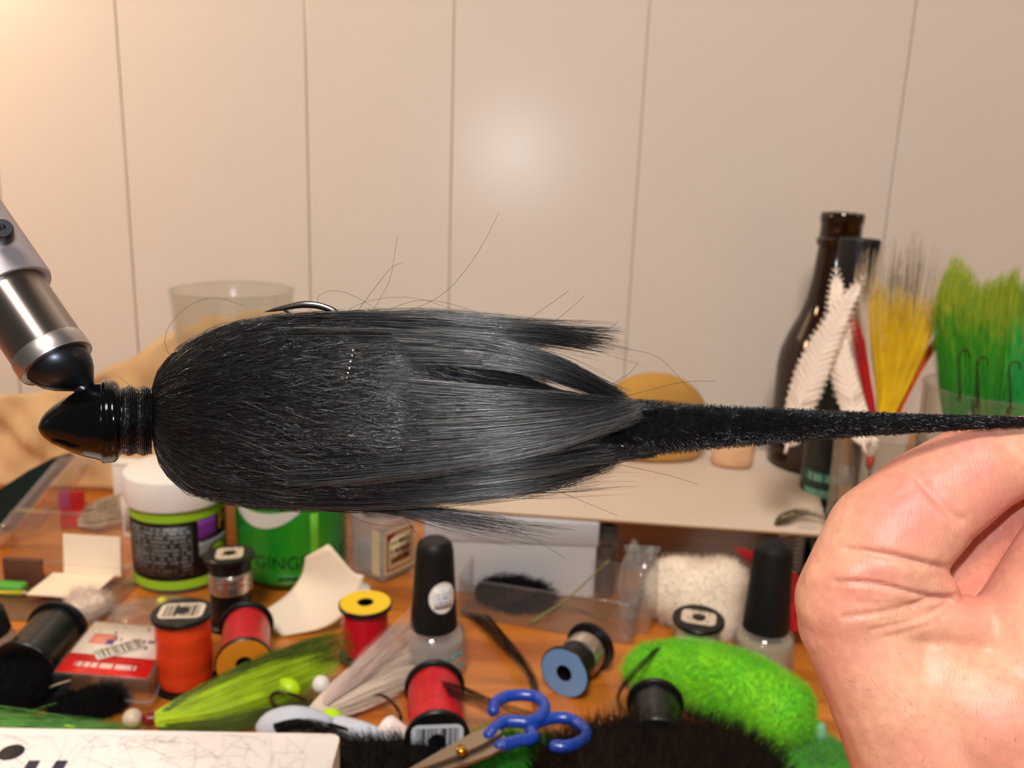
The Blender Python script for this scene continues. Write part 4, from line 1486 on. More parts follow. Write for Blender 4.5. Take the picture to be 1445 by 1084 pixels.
# the face turned to the right of the photographer carries the label
lf = xf(box(2.5, 0.03, 2.75), None, (0, -1.39, 0.5))
lab_cream = pm('cream_label', srgb(214, 192, 148), 0.6)
M['maroon'] = pm('maroon_ink', srgb(140, 24, 28), 0.5)
Rl = np.eye(3)
obj('label', xf(lf, Rl), lab_cream, sq, smooth=False)
obj('label_wrap', xf(box(0.03, 0.62, 2.75), None, (-1.39, -0.85, 0.5)), lab_cream, sq, smooth=False)
for nm, bx3 in (('border', (2.1, 0.02, 0.09, 0, 2.95)), ('border', (2.1, 0.02, 0.09, 0, 0.75)), ('border', (0.09, 0.02, 2.25, -1.02, 0.78)), ('border', (0.09, 0.02, 2.25, 1.02, 0.78))):
    obj(nm, xf(xf(box(bx3[0], bx3[1], bx3[2]), None, (bx3[3], -1.415, bx3[4])), Rl), M['maroon'], sq, smooth=False)
V, F = prism([(-1.02, 0), (-0.3, 0), (-1.02, -0.45)], 0.02)
obj('red_corner', xf(xf(xf((V, F), rx(90)), None, (0, -1.405, 2.98)), Rl), M['maroon'], sq, smooth=False)
vf, uv = sheet(lambda u, v: np.array([-0.75 + 1.6 * u, -1.42, 1.1 + 1.6 * v]), 3, 3, 0.01)
obj('lettering', xf(vf, Rl), printed('label_lettering', srgb(214, 192, 148), srgb(60, 56, 50), rows=3, cols=11, amount=0.62, margin=0.0), sq, uv=uv)

# curled cream card
cA = [P(366, 866, 46.4), P(404, 840, 46.6), P(425, 813, 46.8), P(431, 786, 46.6)]
cB = [T(400, 898, 0.06), P(462, 884, 45.6), P(500, 850, 45.8), P(514, 812, 46.0)]
cA, cB = smooth_path(cA, 16), smooth_path(cB, 16)


def curl(u, v):
    i = u * 15
    k = min(int(i), 14)
    a_, b_ = cA[k] + (cA[k + 1] - cA[k]) * (i - k), cB[k] + (cB[k + 1] - cB[k]) * (i - k)
    q = a_ * (1 - v) + b_ * v
    # the free corner stands up to a point
    q = q + np.array([0, 0.1, 1.25]) * max(0, (u - 0.8) / 0.2) * max(0, 1 - abs(v - 0.42) / 0.42)
    return q + np.array([0, -0.25, 0]) * math.sin(math.pi * v)


vf, uv = sheet(curl, 24, 16, 0.035)
at = T(400, 898, 0)
o = obj('curled_card', xf(vf, None, -at), M['cream'], uv=uv)
o.location = [c * S for c in at]
tag(o, 'curled cream card strip standing in front of the green can', 'card')
wc = [T(480, 884, 0.06), T(536, 884, 0.06), T(521, 828, 0.06), T(497, 815, 0.06)]
vf, uv = sheet(lambda u, v: (wc[0] * (1 - u) + wc[1] * u) * (1 - v) + (wc[3] * (1 - u) + wc[2] * u) * v + np.array([0, 0, 0.1 * u * v]), 6, 6, 0.04)
tag(obj('paper_slip', vf, M['paper'], uv=uv), 'small white paper slip flat on the desk behind the yellow topped spool', 'paper')


# ================================================================== thread spools
def thread_mat(name, c, c2=None, rough=0.28):
    m = pm(name, c, rough, spec=0.5, bump=0.7, bscale=700, stretch=(0.02, 0.02, 1.0), var=0.15 if c2 is None else 0.2, scale=120, col2=c2)
    return m


M['tred'] = thread_mat('red_thread', srgb(192, 14, 34))
M['torange'] = thread_mat('orange_thread', srgb(226, 66, 24))
M['tblack'] = thread_mat('black_thread', srgb(18, 18, 20))
M['tpearl'] = thread_mat('pearl_thread', srgb(214, 216, 190))
M['wire'] = pm('silver_wire', srgb(208, 196, 182), 0.25, metal=0.9, bump=0.7, bscale=500, stretch=(0.02, 0.02, 1))


def spool(label, at, R, thread, h=3.5, rf=1.32, rt=1.14, group='thread spools scattered on the desk', cover=(0, 1), core=0.95, kind=None, lab_mat=None, plate=None, name='thread_spool'):
    o = thing(name, label, 'spool', at, R, group)
    f = 0.2
    rh = 0.36
    revolved('bobbin', [(rh, 0), (rf - 0.06, 0), (rf, 0.05), (rf, f), (rf - 0.05, f + 0.04), (core, f + 0.08), (core, h - f - 0.08), (rf - 0.05, h - f - 0.04), (rf, h - f), (rf, h - 0.05), (rf - 0.06, h), (rh, h), (rh, 0)], M['black'], o, 44)
    z0, z1 = f + 0.1 + (h - 2 * f - 0.2) * cover[0], f + 0.1 + (h - 2 * f - 0.2) * cover[1]
    pr = [(core, z0)] + [(rt * (1 + 0.005 * math.sin(k * 0.9)) * (1 - 0.05 * (abs(k - 10) / 10) ** 6), z0 + (z1 - z0) * k / 20) for k in range(21)] + [(core, z1)]
    revolved('thread', pr, thread, o, 48)
    if kind == 'round':
        revolved('label', [(rh + 0.04, h + 0.012), (rf - 0.08, h + 0.014), (rf - 0.07, h)], lab_mat, o, 44)
        V = o.children[-1].data
        l = V.uv_layers.new(name='UVMap')
        for lp in V.loops:
            c = V.vertices[lp.vertex_index].co
            l.data[lp.index].uv = (0.5 + c.x / S / (2 * rf), 0.5 + c.y / S / (2 * rf))
    elif kind == 'square':
        w_, d_ = plate or (2.0, 2.0)
        vf = prism(rounded(w_, d_, 0.3), 0.03, h + 0.004)
        obj('label', vf, lab_mat, o, uv=flat_uv(vf), smooth=False)
        revolved('label_hole', [(0, h + 0.04), (0.33, h + 0.04), (0.36, h + 0.03)], M['black'], o, 24)
    return o


barcode = printed('barcode_label', srgb(228, 214, 196), srgb(60, 55, 52), cols=34, amount=0.52, bars=True, margin=0.1)
barcode2 = printed('barcode_label_pale', srgb(206, 212, 222), srgb(70, 72, 80), cols=34, amount=0.52, bars=True, margin=0.1)
yellow_l = printed('yellow_label', srgb(240, 200, 20), srgb(90, 66, 14), rows=8, cols=11, amount=0.5, margin=0.04)
orange_l = printed('orange_label', srgb(222, 138, 30), srgb(80, 44, 12), rows=6, cols=10, amount=0.5, margin=0.04)
blue_l = printed('blue_label', srgb(112, 150, 198), srgb(40, 56, 90), rows=6, cols=8, amount=0.5, margin=0.06)
cream_l = printed('cream_spool_label', srgb(214, 196, 170), srgb(90, 80, 70), rows=6, cols=12, amount=0.4)

spool('upright spool of bright orange thread with a square barcode label', T(263, 966), rz(8), M['torange'], 3.75, 1.36, 1.22, kind='square', lab_mat=barcode, plate=(1.95, 1.35))
spool('upright black spool with a band of silver wire and a square label', T(328, 880), rz(14) @ rx(-3), M['wire'], 3.9, 1.3, 1.12, cover=(0.5, 0.82), core=1.05, kind='square', lab_mat=cream_l, plate=(1.35, 1.5), name='wire_spool')
spool('upright spool of red thread with a yellow round label on top', T(516, 925), rz(20), M['tred'], 2.9, 1.3, 1.1, kind='round', lab_mat=yellow_l)


def lying(front_px, back_px, rf, h):
    """frame of a spool lying on its side: from the back flange to the labelled front"""
    a_, b_ = T(*back_px, rf), T(*front_px, rf)
    d = b_ - a_
    d[2] = 0
    d /= np.linalg.norm(d)
    return b_ - d * h, frame(d, (0, 0, 1))


at, R = lying((345, 938), (349, 868), 1.3, 3.7)
spool('spool of red thread lying down with an orange round label', at, R, M['tred'], 3.7, 1.3, 1.14, kind='round', lab_mat=orange_l)
at, R = lying((617, 1046), (613, 965), 1.3, 3.9)
spool('spool of red thread lying down with a grey barcode label beside the scissors', at, R @ rz(90), M['tred'], 3.9, 1.34, 1.2, kind='square', lab_mat=barcode2, plate=(2.1, 1.5))
at, R = lying((796, 950), (838, 908), 1.2, 2.9)
spool('black wire spool lying down with a round blue label', at, R, M['wire'], 2.9, 1.25, 1.0, cover=(0.08, 0.5), core=0.9, kind='round', lab_mat=blue_l, name='wire_spool')
spool('upright spool of pearl white thread against the clear nail polish bottle', T(981, 925), rz(-15) @ rx(4), M['tpearl'], 2.2, 1.3, 1.05, kind='square', lab_mat=cream_l, plate=(1.7, 1.2))
at, R = lying((28, 948), (80, 888), 1.35, 3.9)
spool('spool of black thread lying beside the hook packet', at, R, M['tblack'], 3.9, 1.42, 1.22)
at, R = lying((928, 1052), (925, 1004), 1.2, 3.0)
spool('black spool half buried in the dark brown fur', at, R, M['tblack'], 3.0, 1.25, 1.08)


# ================================================================== nail polish bottles
def polish(label, at, rot, rg, hg, rc0, rc1, hc, liquid, sticker=False, name='nail_polish_bottle', flecks=False):
    o = thing(name, label, 'bottle', at, rot, 'small polish bottles on the desk')
    M_g = M['polishglass']
    revolved('glass_body', [(0, 0.0), (rg * 0.8, 0.0), (rg * 0.96, 0.15), (rg, 0.5), (rg * 0.98, hg * 0.6), (rg * 0.9, hg * 0.85), (rg * 0.66, hg), (rc0 * 0.7, hg + 0.1)], M_g, o, 48)
    revolved('liquid', [(0, 0.2), (rg * 0.78, 0.2), (rg * 0.88, 0.5), (rg * 0.86, hg * 0.74), (0, hg * 0.76)], liquid, o, 40)
    revolved('cap', [(0, hg - 0.15), (rc0 - 0.08, hg - 0.15), (rc0, hg - 0.05), (rc1 + 0.02, hg + hc - 0.55), (rc1 * 0.93, hg + hc - 0.2), (rc1 * 0.7, hg + hc - 0.02), (0, hg + hc)], M['matte_black'], o, 48)
    if sticker:
        sa = cam_dir(at) + 24
        zs_ = hg + hc * 0.42
        def taper(vf, lift):
            V, F = vf
            rcap = rc0 + (rc1 + 0.02 - rc0) * (V[:, 2] - hg + 0.05) / (hc - 0.5)
            rr = np.hypot(V[:, 0], V[:, 1])
            k_ = (rcap + lift + (rr - 1.0)) / rr
            return np.c_[V[:, 0] * k_, V[:, 1] * k_, V[:, 2]], F
        a_ = np.linspace(0, 2 * np.pi, 32, endpoint=False)
        st_ = cyl_wrap(disc(0.66, 0.76), 1.0, sa)
        obj('sticker', taper(xf(st_, None, (0, 0, zs_)), 0.01), M['paper'], o, smooth=False)
        vf, uv = cyl_patch(1.0, sa - 24, sa + 24, zs_ - 0.52, zs_ + 0.52, 0.01)
        obj('sticker_lettering', taper(vf, 0.045), printed('blue_lettering', srgb(235, 230, 224), srgb(90, 160, 205), rows=5, cols=9, amount=0.5, margin=0.08), o, uv=uv)
    if flecks:
        for k in range(14):
            a_ = math.radians(cam_dir(at) + random.uniform(-10, 75))
            zz_ = random.uniform(0.35, hg * 0.6)
            V, F = lump(0.14, 0.14, 0.1, k, 0.3, 1, flatb=False)
            obj('paint_fleck', xf((V, F), None, (rg * 0.93 * math.cos(a_), rg * 0.93 * math.sin(a_), zz_)), M['teal'], o)
    return o


M['polishglass'] = clear('polish_glass', tint=(0.92, 0.93, 0.92, 1), rough=0.03, spec=1.6, haze=0.10)
M['teal'] = pm('teal_paint', srgb(70, 140, 140), 0.5)
polish('clear polish bottle with tall black cap and round white sticker', T(611, 946), None, 1.62, 2.5, 1.13, 0.86, 4.35, clear('milky_polish', tint=(0.86, 0.86, 0.82, 1), haze=0.2), True, flecks=True)
polish('beige polish bottle with black cap in front of the red feather', T(1074, 944), rx(-2), 1.55, 2.3, 1.12, 0.92, 4.3, pm('beige_polish', srgb(176, 158, 126), 0.3))
lp = T(-14, 962)
pbo = polish('squat clear bottle with a black lid cut by the frame beside the black spool', lp, None, 1.35, 2.6, 1.1, 0.95, 1.2, clear('grey_liquid', tint=(0.8, 0.82, 0.8, 1), haze=0.15))

M['bfur0'] = pm('matte_black_down', srgb(18, 16, 15), 0.8, spec=0.15, var=0.4, scale=200)
# ================================================================== plastic boxes, bags and packets
def clear_box(name, label, at, R, w_, d_, h_, lid=None, mat='clear', cat='box'):
    o = thing(name, label, cat, at, R)
    obj('tray', shell(rounded(w_, d_, 0.25), h_, 0.09), M[mat], o, sharp=35)
    obj('tray_rim', join(*[tube(np.array([[x, y, h_] for x, y in rounded(w_, d_, 0.25)] + [[w_ / 2, d_ / 2 - 0.25, h_]]), 0.055, 6)]), M[mat], o)
    if lid is not None:
        ang_, = lid
        V, F = shell(rounded(w_, d_, 0.25), 0.5, 0.09)
        V = V - np.array([0, -d_ / 2, 0])
        V = V @ rx(ang_).T + np.array([0, d_ / 2, h_])
        obj('lid', (V, F), M[mat], o, sharp=35)
    return o


bx0 = T(778, 862)
clear_box('plastic_box', 'long clear plastic box holding a black feather in front of the white carton', bx0, rz(-14), 9.6, 4.6, 2.3)
obj_in = thing('black_feather', 'matted black feather lying inside the long clear plastic box', 'feather', bx0 + rz(-14) @ np.array([-2.4, 0.3, 0.12]), rz(-14))
V, F = lump(2.2, 1.4, 0.8, 21, 0.12, 3)
obj('down', (V, F), M['core'], obj_in)
obj('barbs', fuzz(V, F, 1800, 0.5, 0.018, (0.7, 0, 0)), M['bfur0'], obj_in, stuff=True)
obj('quill', tube(smooth_path([(1.0, 0, 0.5), (3.0, -0.2, 0.3), (5.6, -0.7, 0.1)], 12), 0.05, 8), M['fbrown'], obj_in)
gq = smooth_path([T(745, 880, 0.2), T(800, 845, 1.6), T(860, 790, 4.0)], 14)
o = obj('green_quill', tube(gq - gq[0], np.linspace(0.07, 0.03, 14), 8), pm('olive_quill', srgb(120, 130, 50), 0.5))
o.location = [c * S for c in gq[0]]
tag(o, 'thin olive quill leaning across the long clear box onto the vial', 'quill')

vp = T(853, 838)
vial = thing('glass_vial', 'small upright glass vial with dark brown filling beside the clear box', 'vial', vp)
revolved('glass_wall', [(0, 0), (0.55, 0), (0.65, 0.1), (0.65, 3.4), (0.5, 3.7), (0.5, 4.0)], M['glass'], vial, 32)
revolved('filling', [(0, 0.15), (0.52, 0.15), (0.52, 2.9), (0, 2.95)], pm('dark_brown_filling', srgb(70, 46, 30), 0.6, var=0.3, scale=150), vial, 24)
revolved('stopper', [(0, 3.4), (0.46, 3.4), (0.5, 4.2), (0, 4.25)], pm('dark_stopper', srgb(44, 36, 32), 0.7), vial, 24)

# cream wool in a cloudy bag
M['wool'] = pm('cream_wool', srgb(238, 222, 200), 0.9, var=0.08, scale=60, sheen=0.3)
wp = T(985, 880)
wo = thing('wool_bundle', 'fluffy cream wool bundle behind the pearl white spool', 'wool', wp)
V, F = lump(2.6, 2.0, 2.55, 33, 0.13, 4, 1.1)
obj('fleece', (V, F), M['wool'], wo)
obj('fibres', fuzz(V, F, 5000, 0.35, 0.012, (0, 0, 0.1), curl=0.8), M['wool'], wo, stuff=True)
bp_ = T(898, 884)
bg = thing('plastic_bag', 'crinkled see-through plastic bag between vial and cream wool', 'bag', bp_)
V, F = lump(1.0, 1.5, 2.9, 41, 0.2, 4, 1.8)
obj('film', (V, F), clear('bag_film', tint=(0.9, 0.9, 0.9, 1), rough=0.15, spec=2.2, haze=0.12), bg, sharp=25)
obj('seal', xf(box(1.9, 0.08, 0.35, 0.03), None, (0, 0, 4.35)), M['clear2'], bg)

rfp = T(1128, 880)
rf_o = thing('red_feather', 'crimson marabou feather behind the beige polish bottle', 'feather', rfp)
M['crim'] = pm('crimson_marabou', srgb(190, 12, 24), 0.65, var=0.2, scale=90)
px_bundle('barbs', rf_o, rfp, [(1140, 870, 46.5), (1110, 830, 47.2), (1070, 800, 47.6), (1032, 770, 47.8)], [(1150, 850, 47), (1125, 815, 47.6), (1090, 790, 48), (1052, 778, 48)], 420, 47, M['crim'], 0.03, 0.09, 0.4, 1.0, 0.05)
px_bundle('barbs', rf_o, rfp, [(1118, 890, 45.5), (1112, 850, 46.0), (1104, 815, 46.4)], [(1150, 890, 45.5), (1140, 850, 46), (1128, 812, 46.4)], 300, 46, M['crim'], 0.03, 0.07, 0.4, 0.8, 0.05)
obj('quill', tube(smooth_path([T(1140, 885, 0.1) - rfp, P(1110, 840, 46.6) - rfp, P(1060, 795, 47.5) - rfp], 12), 0.06, 8), M['crim'], rf_o)

# wisps on the card's corner
whp = T(1112, 742, HC + 0.15)
wh = thing('hair_tuft', 'wispy brown and white hair tuft on the corner of the beige card', 'hair', whp)
px_bundle('brown_wisp', wh, whp, [(1092, 742, 50.0), (1100, 725, 50.4), (1130, 718, 50.6), (1172, 730, 50.2)], [(1096, 748, 49.8), (1112, 738, 50.2), (1140, 728, 50.4), (1178, 740, 50)], 60, 50, M['fbrown'], 0.02, 0.08, 0.3, 0.5, 0.05)
px_bundle('white_wisp', wh, whp, [(1098, 750, 49.6), (1120, 744, 49.8), (1160, 742, 49.9)], [(1100, 756, 49.4), (1125, 752, 49.6), (1172, 758, 49.5)], 160, 50, M['fwhite'], 0.03, 0.08, 0.3, 0.5, 0.04)

# ------------------------------------------------------------------ left side
cl0 = P(2, 776, 56.0)
cl1 = P(112, 648, 56.0)
dvec = cl1 - cl0
Lc = np.linalg.norm(dvec)
Rc_ = frame(np.cross(dvec, np.array([0.25, 1.0, 0.1])), dvec)
cbx = thing('plastic_case', 'clear plastic case tipped on edge with a dark green insert', 'case', cl0, Rc_)
obj('shell', xf(box(Lc, 3.6, 0.95, 0.12), None, (Lc / 2, -0.2, -0.47)), M['clear2'], cbx, sharp=35)
obj('hinge', xf(box(Lc * 0.9, 0.3, 0.3, 0.05), None, (Lc / 2, -2.05, 0.1)), M['clear2'], cbx, sharp=35)
poly = [(-30, 780), (-30, 705), (0, 690), (40, 664), (75, 646), (96, 640), (100, 646), (66, 684), (30, 728), (0, 762)]
A_ = np.array([P(x, y, 56.6) for x, y in poly])
V = np.concatenate([A_, A_ + FW * 0.5])
n_ = len(poly)
F = [tuple(range(n_)), tuple(range(2 * n_ - 1, n_ - 1, -1))] + [(i, n_ + i, n_ + (i + 1) % n_, (i + 1) % n_) for i in range(n_)]
obj('insert', ((V - cl0) @ Rc_, F), M['dark'], cbx, smooth=False)
for k, t in enumerate((0.08, 0.16, 0.3)):
    obj('rivet', xf(lump(0.16, 0.16, 0.12, 2, 0.0, 2, flatb=False), None, (Lc * t, -2.1, 0.1 + 0.05 * k)), M['chrome'], cbx)

t1 = T(193, 756)
tb1 = thing('barcode_box', 'narrow white box with a barcode beside the white lidded jar', 'box', t1, rz(-12))
obj('carton', box(1.35, 0.8, 2.6, 0.05), M['paper'], tb1, sharp=40)
vf, uv = sheet(lambda u, v: np.array([-0.5 + 1.0 * u, -0.41, 0.35 + 1.9 * v]), 3, 3, 0.01)
obj('barcode', vf, printed('tag_barcode', srgb(226, 218, 210), srgb(110, 104, 100), cols=16, amount=0.5, bars=True, margin=0.08), tb1, uv=uv)
t2 = T(183, 722)
tb2 = thing('white_box', 'plain narrow white box standing behind the barcode box', 'box', (t2[0], t2[1], 0), rz(-8))
obj('carton', box(1.5, 1.0, 3.6, 0.05), M['paper'], tb2, sharp=40)
obj('flap', xf(box(1.54, 1.04, 0.3, 0.04), None, (0, 0, 3.4)), M['white'], tb2, sharp=40)

rp = T(104, 744)
rpk = thing('red_packet', 'small red and magenta packet leaning behind the clear clamshell', 'packet', rp, rz(15) @ rx(-8))
obj('sleeve', box(1.5, 0.35, 2.4, 0.08), pm('red_foil', srgb(206, 32, 28), 0.4), rpk, sharp=40)
obj('magenta_panel', xf(box(0.7, 0.38, 1.2, 0.06), None, (-0.42, 0, 1.25)), pm('magenta_foil', srgb(176, 76, 120), 0.4), rpk, sharp=40)
tbp = T(112, 738)
tb = thing('bucktail', 'tan bucktail hair bundle beside the barcode box', 'hair', tbp)
px_bundle('hair', tb, tbp, [(112, 722, 58), (140, 706, 58), (178, 694, 58)], [(112, 742, 57.5), (140, 744, 57), (172, 738, 57)], 500, 57.5, M['ftan'], 0.035, 0.08, 0.3, 1.2, 0.03)

cs = T(78, 846)
csh = thing('clamshell', 'open clear plastic clamshell box with a bent cream card inside', 'box', cs, rz(-3))
obj('tray', shell(rounded(7.4, 5.0, 0.3), 1.0, 0.09), M['clear'], csh, sharp=35)
V, F = shell(rounded(7.4, 3.0, 0.3), 0.6, 0.09)
V = (V - np.array([0, -1.5, 0])) @ rx(82).T + np.array([0, 2.5, 1.0])
obj('lid', (V, F), M['clear'], csh, sharp=35)
cdp = T(88, 826)
crd = thing('folded_card', 'folded cream card standing in the open clamshell', 'card', (cs[0] + 0.9, cs[1] + 0.4, 0.12), rz(-3))
obj('lying_flap', xf(box(3.5, 2.6, 0.06), None, (-0.25, 0.1, 0.45)), M['cream'], crd, smooth=False)
obj('standing_flap', xf(box(3.3, 0.06, 2.3), rx(-6), (0.25, 1.45, 0.5)), M['cream'], crd, smooth=False)
gs = thing('green_strip', 'bright green foam strip beside the folded cream card', 'foam', (cs[0] - 2.6, cs[1] + 0.3, 0.12), rz(-3))
obj('strip', box(1.7, 0.7, 0.6, 0.1), pm('green_foam', srgb(88, 170, 60), 0.7), gs)
obj('brown_backing', xf(box(2.2, 0.3, 1.6, 0.05), None, (0.2, 1.0, 0)), pm('brown_backing', srgb(92, 52, 36), 0.7), gs)
yl = thing('yellow_rod', 'thin yellow rod across the front of the clamshell', 'rod', (cs[0] - 2.2, cs[1] - 1.6, 1.06), rz(3))
obj('rod', tube(np.array([[-1.6, 0, 0.1], [0, 0, 0.1], [1.4, 0, 0.1]]), 0.08, 10), pm('yellow_rod', srgb(224, 190, 40), 0.5), yl)
obj('tip', tube(np.array([[1.4, 0, 0.1], [1.7, 0, 0.1]]), [0.08, 0.02], 10), M['ftan'], yl)

wf = T(122, 868)
wfo = thing('white_down', 'fluffy white down tuft behind the hook packet', 'feather', wf)
V, F = lump(1.1, 0.7, 0.8, 51, 0.2, 3)
obj('down', (V, F), M['fwhite'], wfo)
obj('fibres', fuzz(V, F, 1500, 0.5, 0.012, (0.3, 0, 0.2), curl=0.8), M['fwhite'], wfo, stuff=True)

bb = T(232, 872)
bag2 = thing('bead_bag', 'flat clear plastic bag of silver beads behind the orange spool', 'bag', bb)
V, F = lump(2.7, 1.6, 0.5, 61, 0.12, 4, 1.6)
obj('film', (V, F), clear('bead_bag_film', tint=(0.93, 0.92, 0.9, 1), rough=0.12, spec=2.0, haze=0.08), bag2, sharp=25)
for k, (ox, oy) in enumerate(((-0.3, -0.3), (0.25, 0.1), (0.8, -0.2), (1.3, 0.3), (0.5, 0.5), (0.0, 0.45))):
    obj('bead', xf(lump(0.26, 0.26, 0.26, 1, 0, 3, flatb=False), None, (ox, oy, 0.45)), M['chrome'], bag2)
obj('yellow_bead', xf(lump(0.3, 0.3, 0.26, 1, 0, 3, flatb=False), None, (-0.4, 0.8, 0.5)), pm('yellow_bead', srgb(214, 206, 60), 0.4), bag2)

# hook packet with red printed label
hp = [T(70, 950, 1.5), T(212, 962, 1.5), T(243, 884, 1.5), T(132, 874, 1.5)]
hc = sum(hp) / 4
hc[2] = 0
pk = thing('hook_packet', 'clear plastic hook packet with white and red printed label', 'packet', hc)
out = []
for i in range(4):
    p, q, r_ = hp[i - 1], hp[i], hp[(i + 1) % 4]
    for u in (0.16, 0.08):
        out.append(((q + (p - q) * u) - hc)[:2])
    out.append((q * 0.97 + (p + r_) / 2 * 0.03 - hc)[:2])
    for u in (0.08, 0.16):
        out.append(((q + (r_ - q) * u) - hc)[:2])
obj('case', prism([tuple(p) for p in out], 1.45), M['clear'], pk, sharp=35)
obj('case_rim', tube(np.array([[x, y, 0.5] for x, y in out] + [[out[0][0], out[0][1], 0.5]]) * np.array([1.03, 1.03, 1]), 0.08, 6), M['clear2'], pk)


def on_label(u0, u1, v0, v1, z_, mat, name, n=2):
    a0, a1, a2, a3 = [p * 0.985 + sum(hp) / 4 * 0.015 for p in hp]
    def fn(u, v):
        uu, vv = u0 + (u1 - u0) * u, v0 + (v1 - v0) * v
        q = (a0 * (1 - uu) + a1 * uu) * (1 - vv) + (a3 * (1 - uu) + a2 * uu) * vv - hc
        q[2] = z_
        return q
    vf, uv = sheet(fn, 4, 4, 0.02)
    return obj(name, vf, mat, pk, uv=uv)


on_label(0.03, 0.97, 0.03, 0.97, 1.475, printed('packet_label', srgb(236, 224, 214), srgb(110, 106, 120), rows=8, cols=15, amount=0.36), 'label')
on_label(0.03, 0.97, 0.03, 0.36, 1.50, pm('red_print', srgb(222, 28, 26), 0.4), 'red_stripe')
on_label(0.16, 0.84, 0.10, 0.26, 1.52, printed('white_on_red', srgb(222, 28, 26), srgb(240, 210, 204), rows=1, cols=17, amount=0.58, margin=0.01), 'stripe_lettering')
on_label(0.14, 0.42, 0.56, 0.74, 1.505, pm('salmon_print', srgb(232, 140, 120), 0.5), 'salmon_block')
on_label(0.34, 0.42, 0.56, 0.64, 1.525, pm('blue_print', srgb(70, 74, 150), 0.5), 'blue_block')
vf, uv = sheet(lambda u, v: rz(38) @ np.array([-1.05 + 2.1 * u, -0.45 + 0.9 * v, 0]) + np.array([0.15, -0.1, 1.545]), 3, 3, 0.012)
obj('barcode_sticker', vf, printed('packet_barcode', srgb(226, 218, 206), srgb(104, 100, 96), cols=20, amount=0.5, bars=True, margin=0.08), pk, uv=uv)

# black curled feather clumps at the left
for i, (px, py, sx, lab) in enumerate(((142, 1002, 1.05, 'round clump of curly black feather fluff beside the white bead head'), (96, 1006, 0.75, 'small clump of curly black fluff between two larger black clumps'),
                                       (30, 985, 2.0, 'large black feather mass in front of the black spool'))):
    p = T(px, py)
    o = thing('black_fluff', lab, 'feather', p, None, 'black fluff on the desk edge')
    V, F = lump(sx, sx * 0.8, sx * 0.62, 70 + i, 0.16, 3)
    obj('down', (V, F), M['core'], o)
    obj('curls', fuzz(V, F, int(2200 * sx), 0.38, 0.016, (0, 0, 0.1), curl=0.9), M['bfur0'], o, stuff=True)
gp_ = T(60, 1026)
gh = thing('green_hair', 'loose dark green hair strands lying along the white board', 'hair', gp_)
M['gstr'] = pm('green_strand', srgb(84, 150, 66), 0.45, var=0.4, scale=80)
gA_ = [T(-40, 1000, 0.8), T(30, 1008, 1.2), T(110, 1022, 1.6), T(215, 1028, 1.2)]
gB_ = [T(-40, 1040, 2.6), T(40, 1030, 2.8), T(120, 1032, 2.6), T(205, 1030, 1.6)]
V, F = bundle(gA_, gB_, 260, 9, 0.14, 0.012, 0.1, 0.4, 0.4)
obj('strands', (V - gp_, F), M['gstr'], gh, stuff=True)
ls = np.array([smooth_path([T(x, y, h_) for x, y, h_ in q], 14) for q in (((-10, 996, 1.2), (40, 1002, 1.5), (90, 1012, 2.0), (110, 1024, 2.4)), ((0, 1022, 1.0), (40, 1005, 1.3), (80, 992, 1.2)), ((-5, 1010, 2), (60, 1020, 2.2), (130, 1018, 1.6), (165, 1022, 1.8)))])
obj('long_strand', (hairs(ls, 0.03, 0.015)[0] - gp_, hairs(ls, 0.03)[1]), M['gstr'], gh, stuff=True)
gs_ = T(-5, 988, 0.5)
ls2 = np.array([smooth_path([T(-8, 992, 0.6), T(40, 984, 0.7), T(75, 968, 1.0), T(100, 960, 1.2)], 14)])
o = obj('grey_strand', (hairs(ls2, 0.05, 0.03)[0] - gs_, hairs(ls2, 0.05)[1]), M['ftan'])
o.location = [c * S for c in gs_]
tag(o, 'thin pale plastic strand curving beside the hook packet', 'strand')
gl_ = T(98, 1026, 2.6)
o = obj('tinsel_flake', xf(box(0.45, 0.12, 0.04, 0.01), rz(-12)), pm('lime_tinsel', srgb(170, 230, 20), 0.25, metal=0.5))
o.location = [c * S for c in gl_]
tag(o, 'short lime tinsel flake among the green strands', 'tinsel')

# ================================================================== white board in front, lower left
HB = 3.6
q0, q1 = T(-70, 1026, HB), T(481, 1036, HB)
e = q1 - q0
wB = np.linalg.norm(e)
aB = math.degrees(math.atan2(e[1], e[0]))
cB_ = (q0 + q1) / 2 + rz(aB) @ np.array([0, -5.0, 0])
wb = thing('white_board', 'white painted block with black dot and navy strokes in front', 'block', (cB_[0], cB_[1], 0), rz(aB))
M['board'] = pm('white_board_face', srgb(248, 241, 240), 0.55, var=0.03, scale=40)
obj('block', xf(prism(rounded(wB, 10.0, 0.35), HB)), M['board'], wb, sharp=40)
Rb_i = rz(-aB)
cp = Rb_i @ (T(16, 1062, HB) - np.array([cB_[0], cB_[1], 0]))
obj('black_dot', xf(lathe([(0, 0.03), (0.40, 0.03), (0.42, 0.0)], 28), None, (cp[0], cp[1], HB)), M['ink'], wb)
M['navy'] = pm('navy_print', srgb(34, 34, 62), 0.5)
for px in (45, 84):
    a0, a1, b0_, b1_ = [Rb_i @ (T(x, y, HB) - np.array([cB_[0], cB_[1], 0])) for x, y in ((px - 4, 1074), (px + 12, 1074), (px - 28, 1110), (px - 8, 1110))]
    V, F = prism([(p[0], p[1]) for p in (b0_, b1_, a1, a0)], 0.02, HB)
    obj('stroke', (V, F), M['navy'], wb, smooth=False)
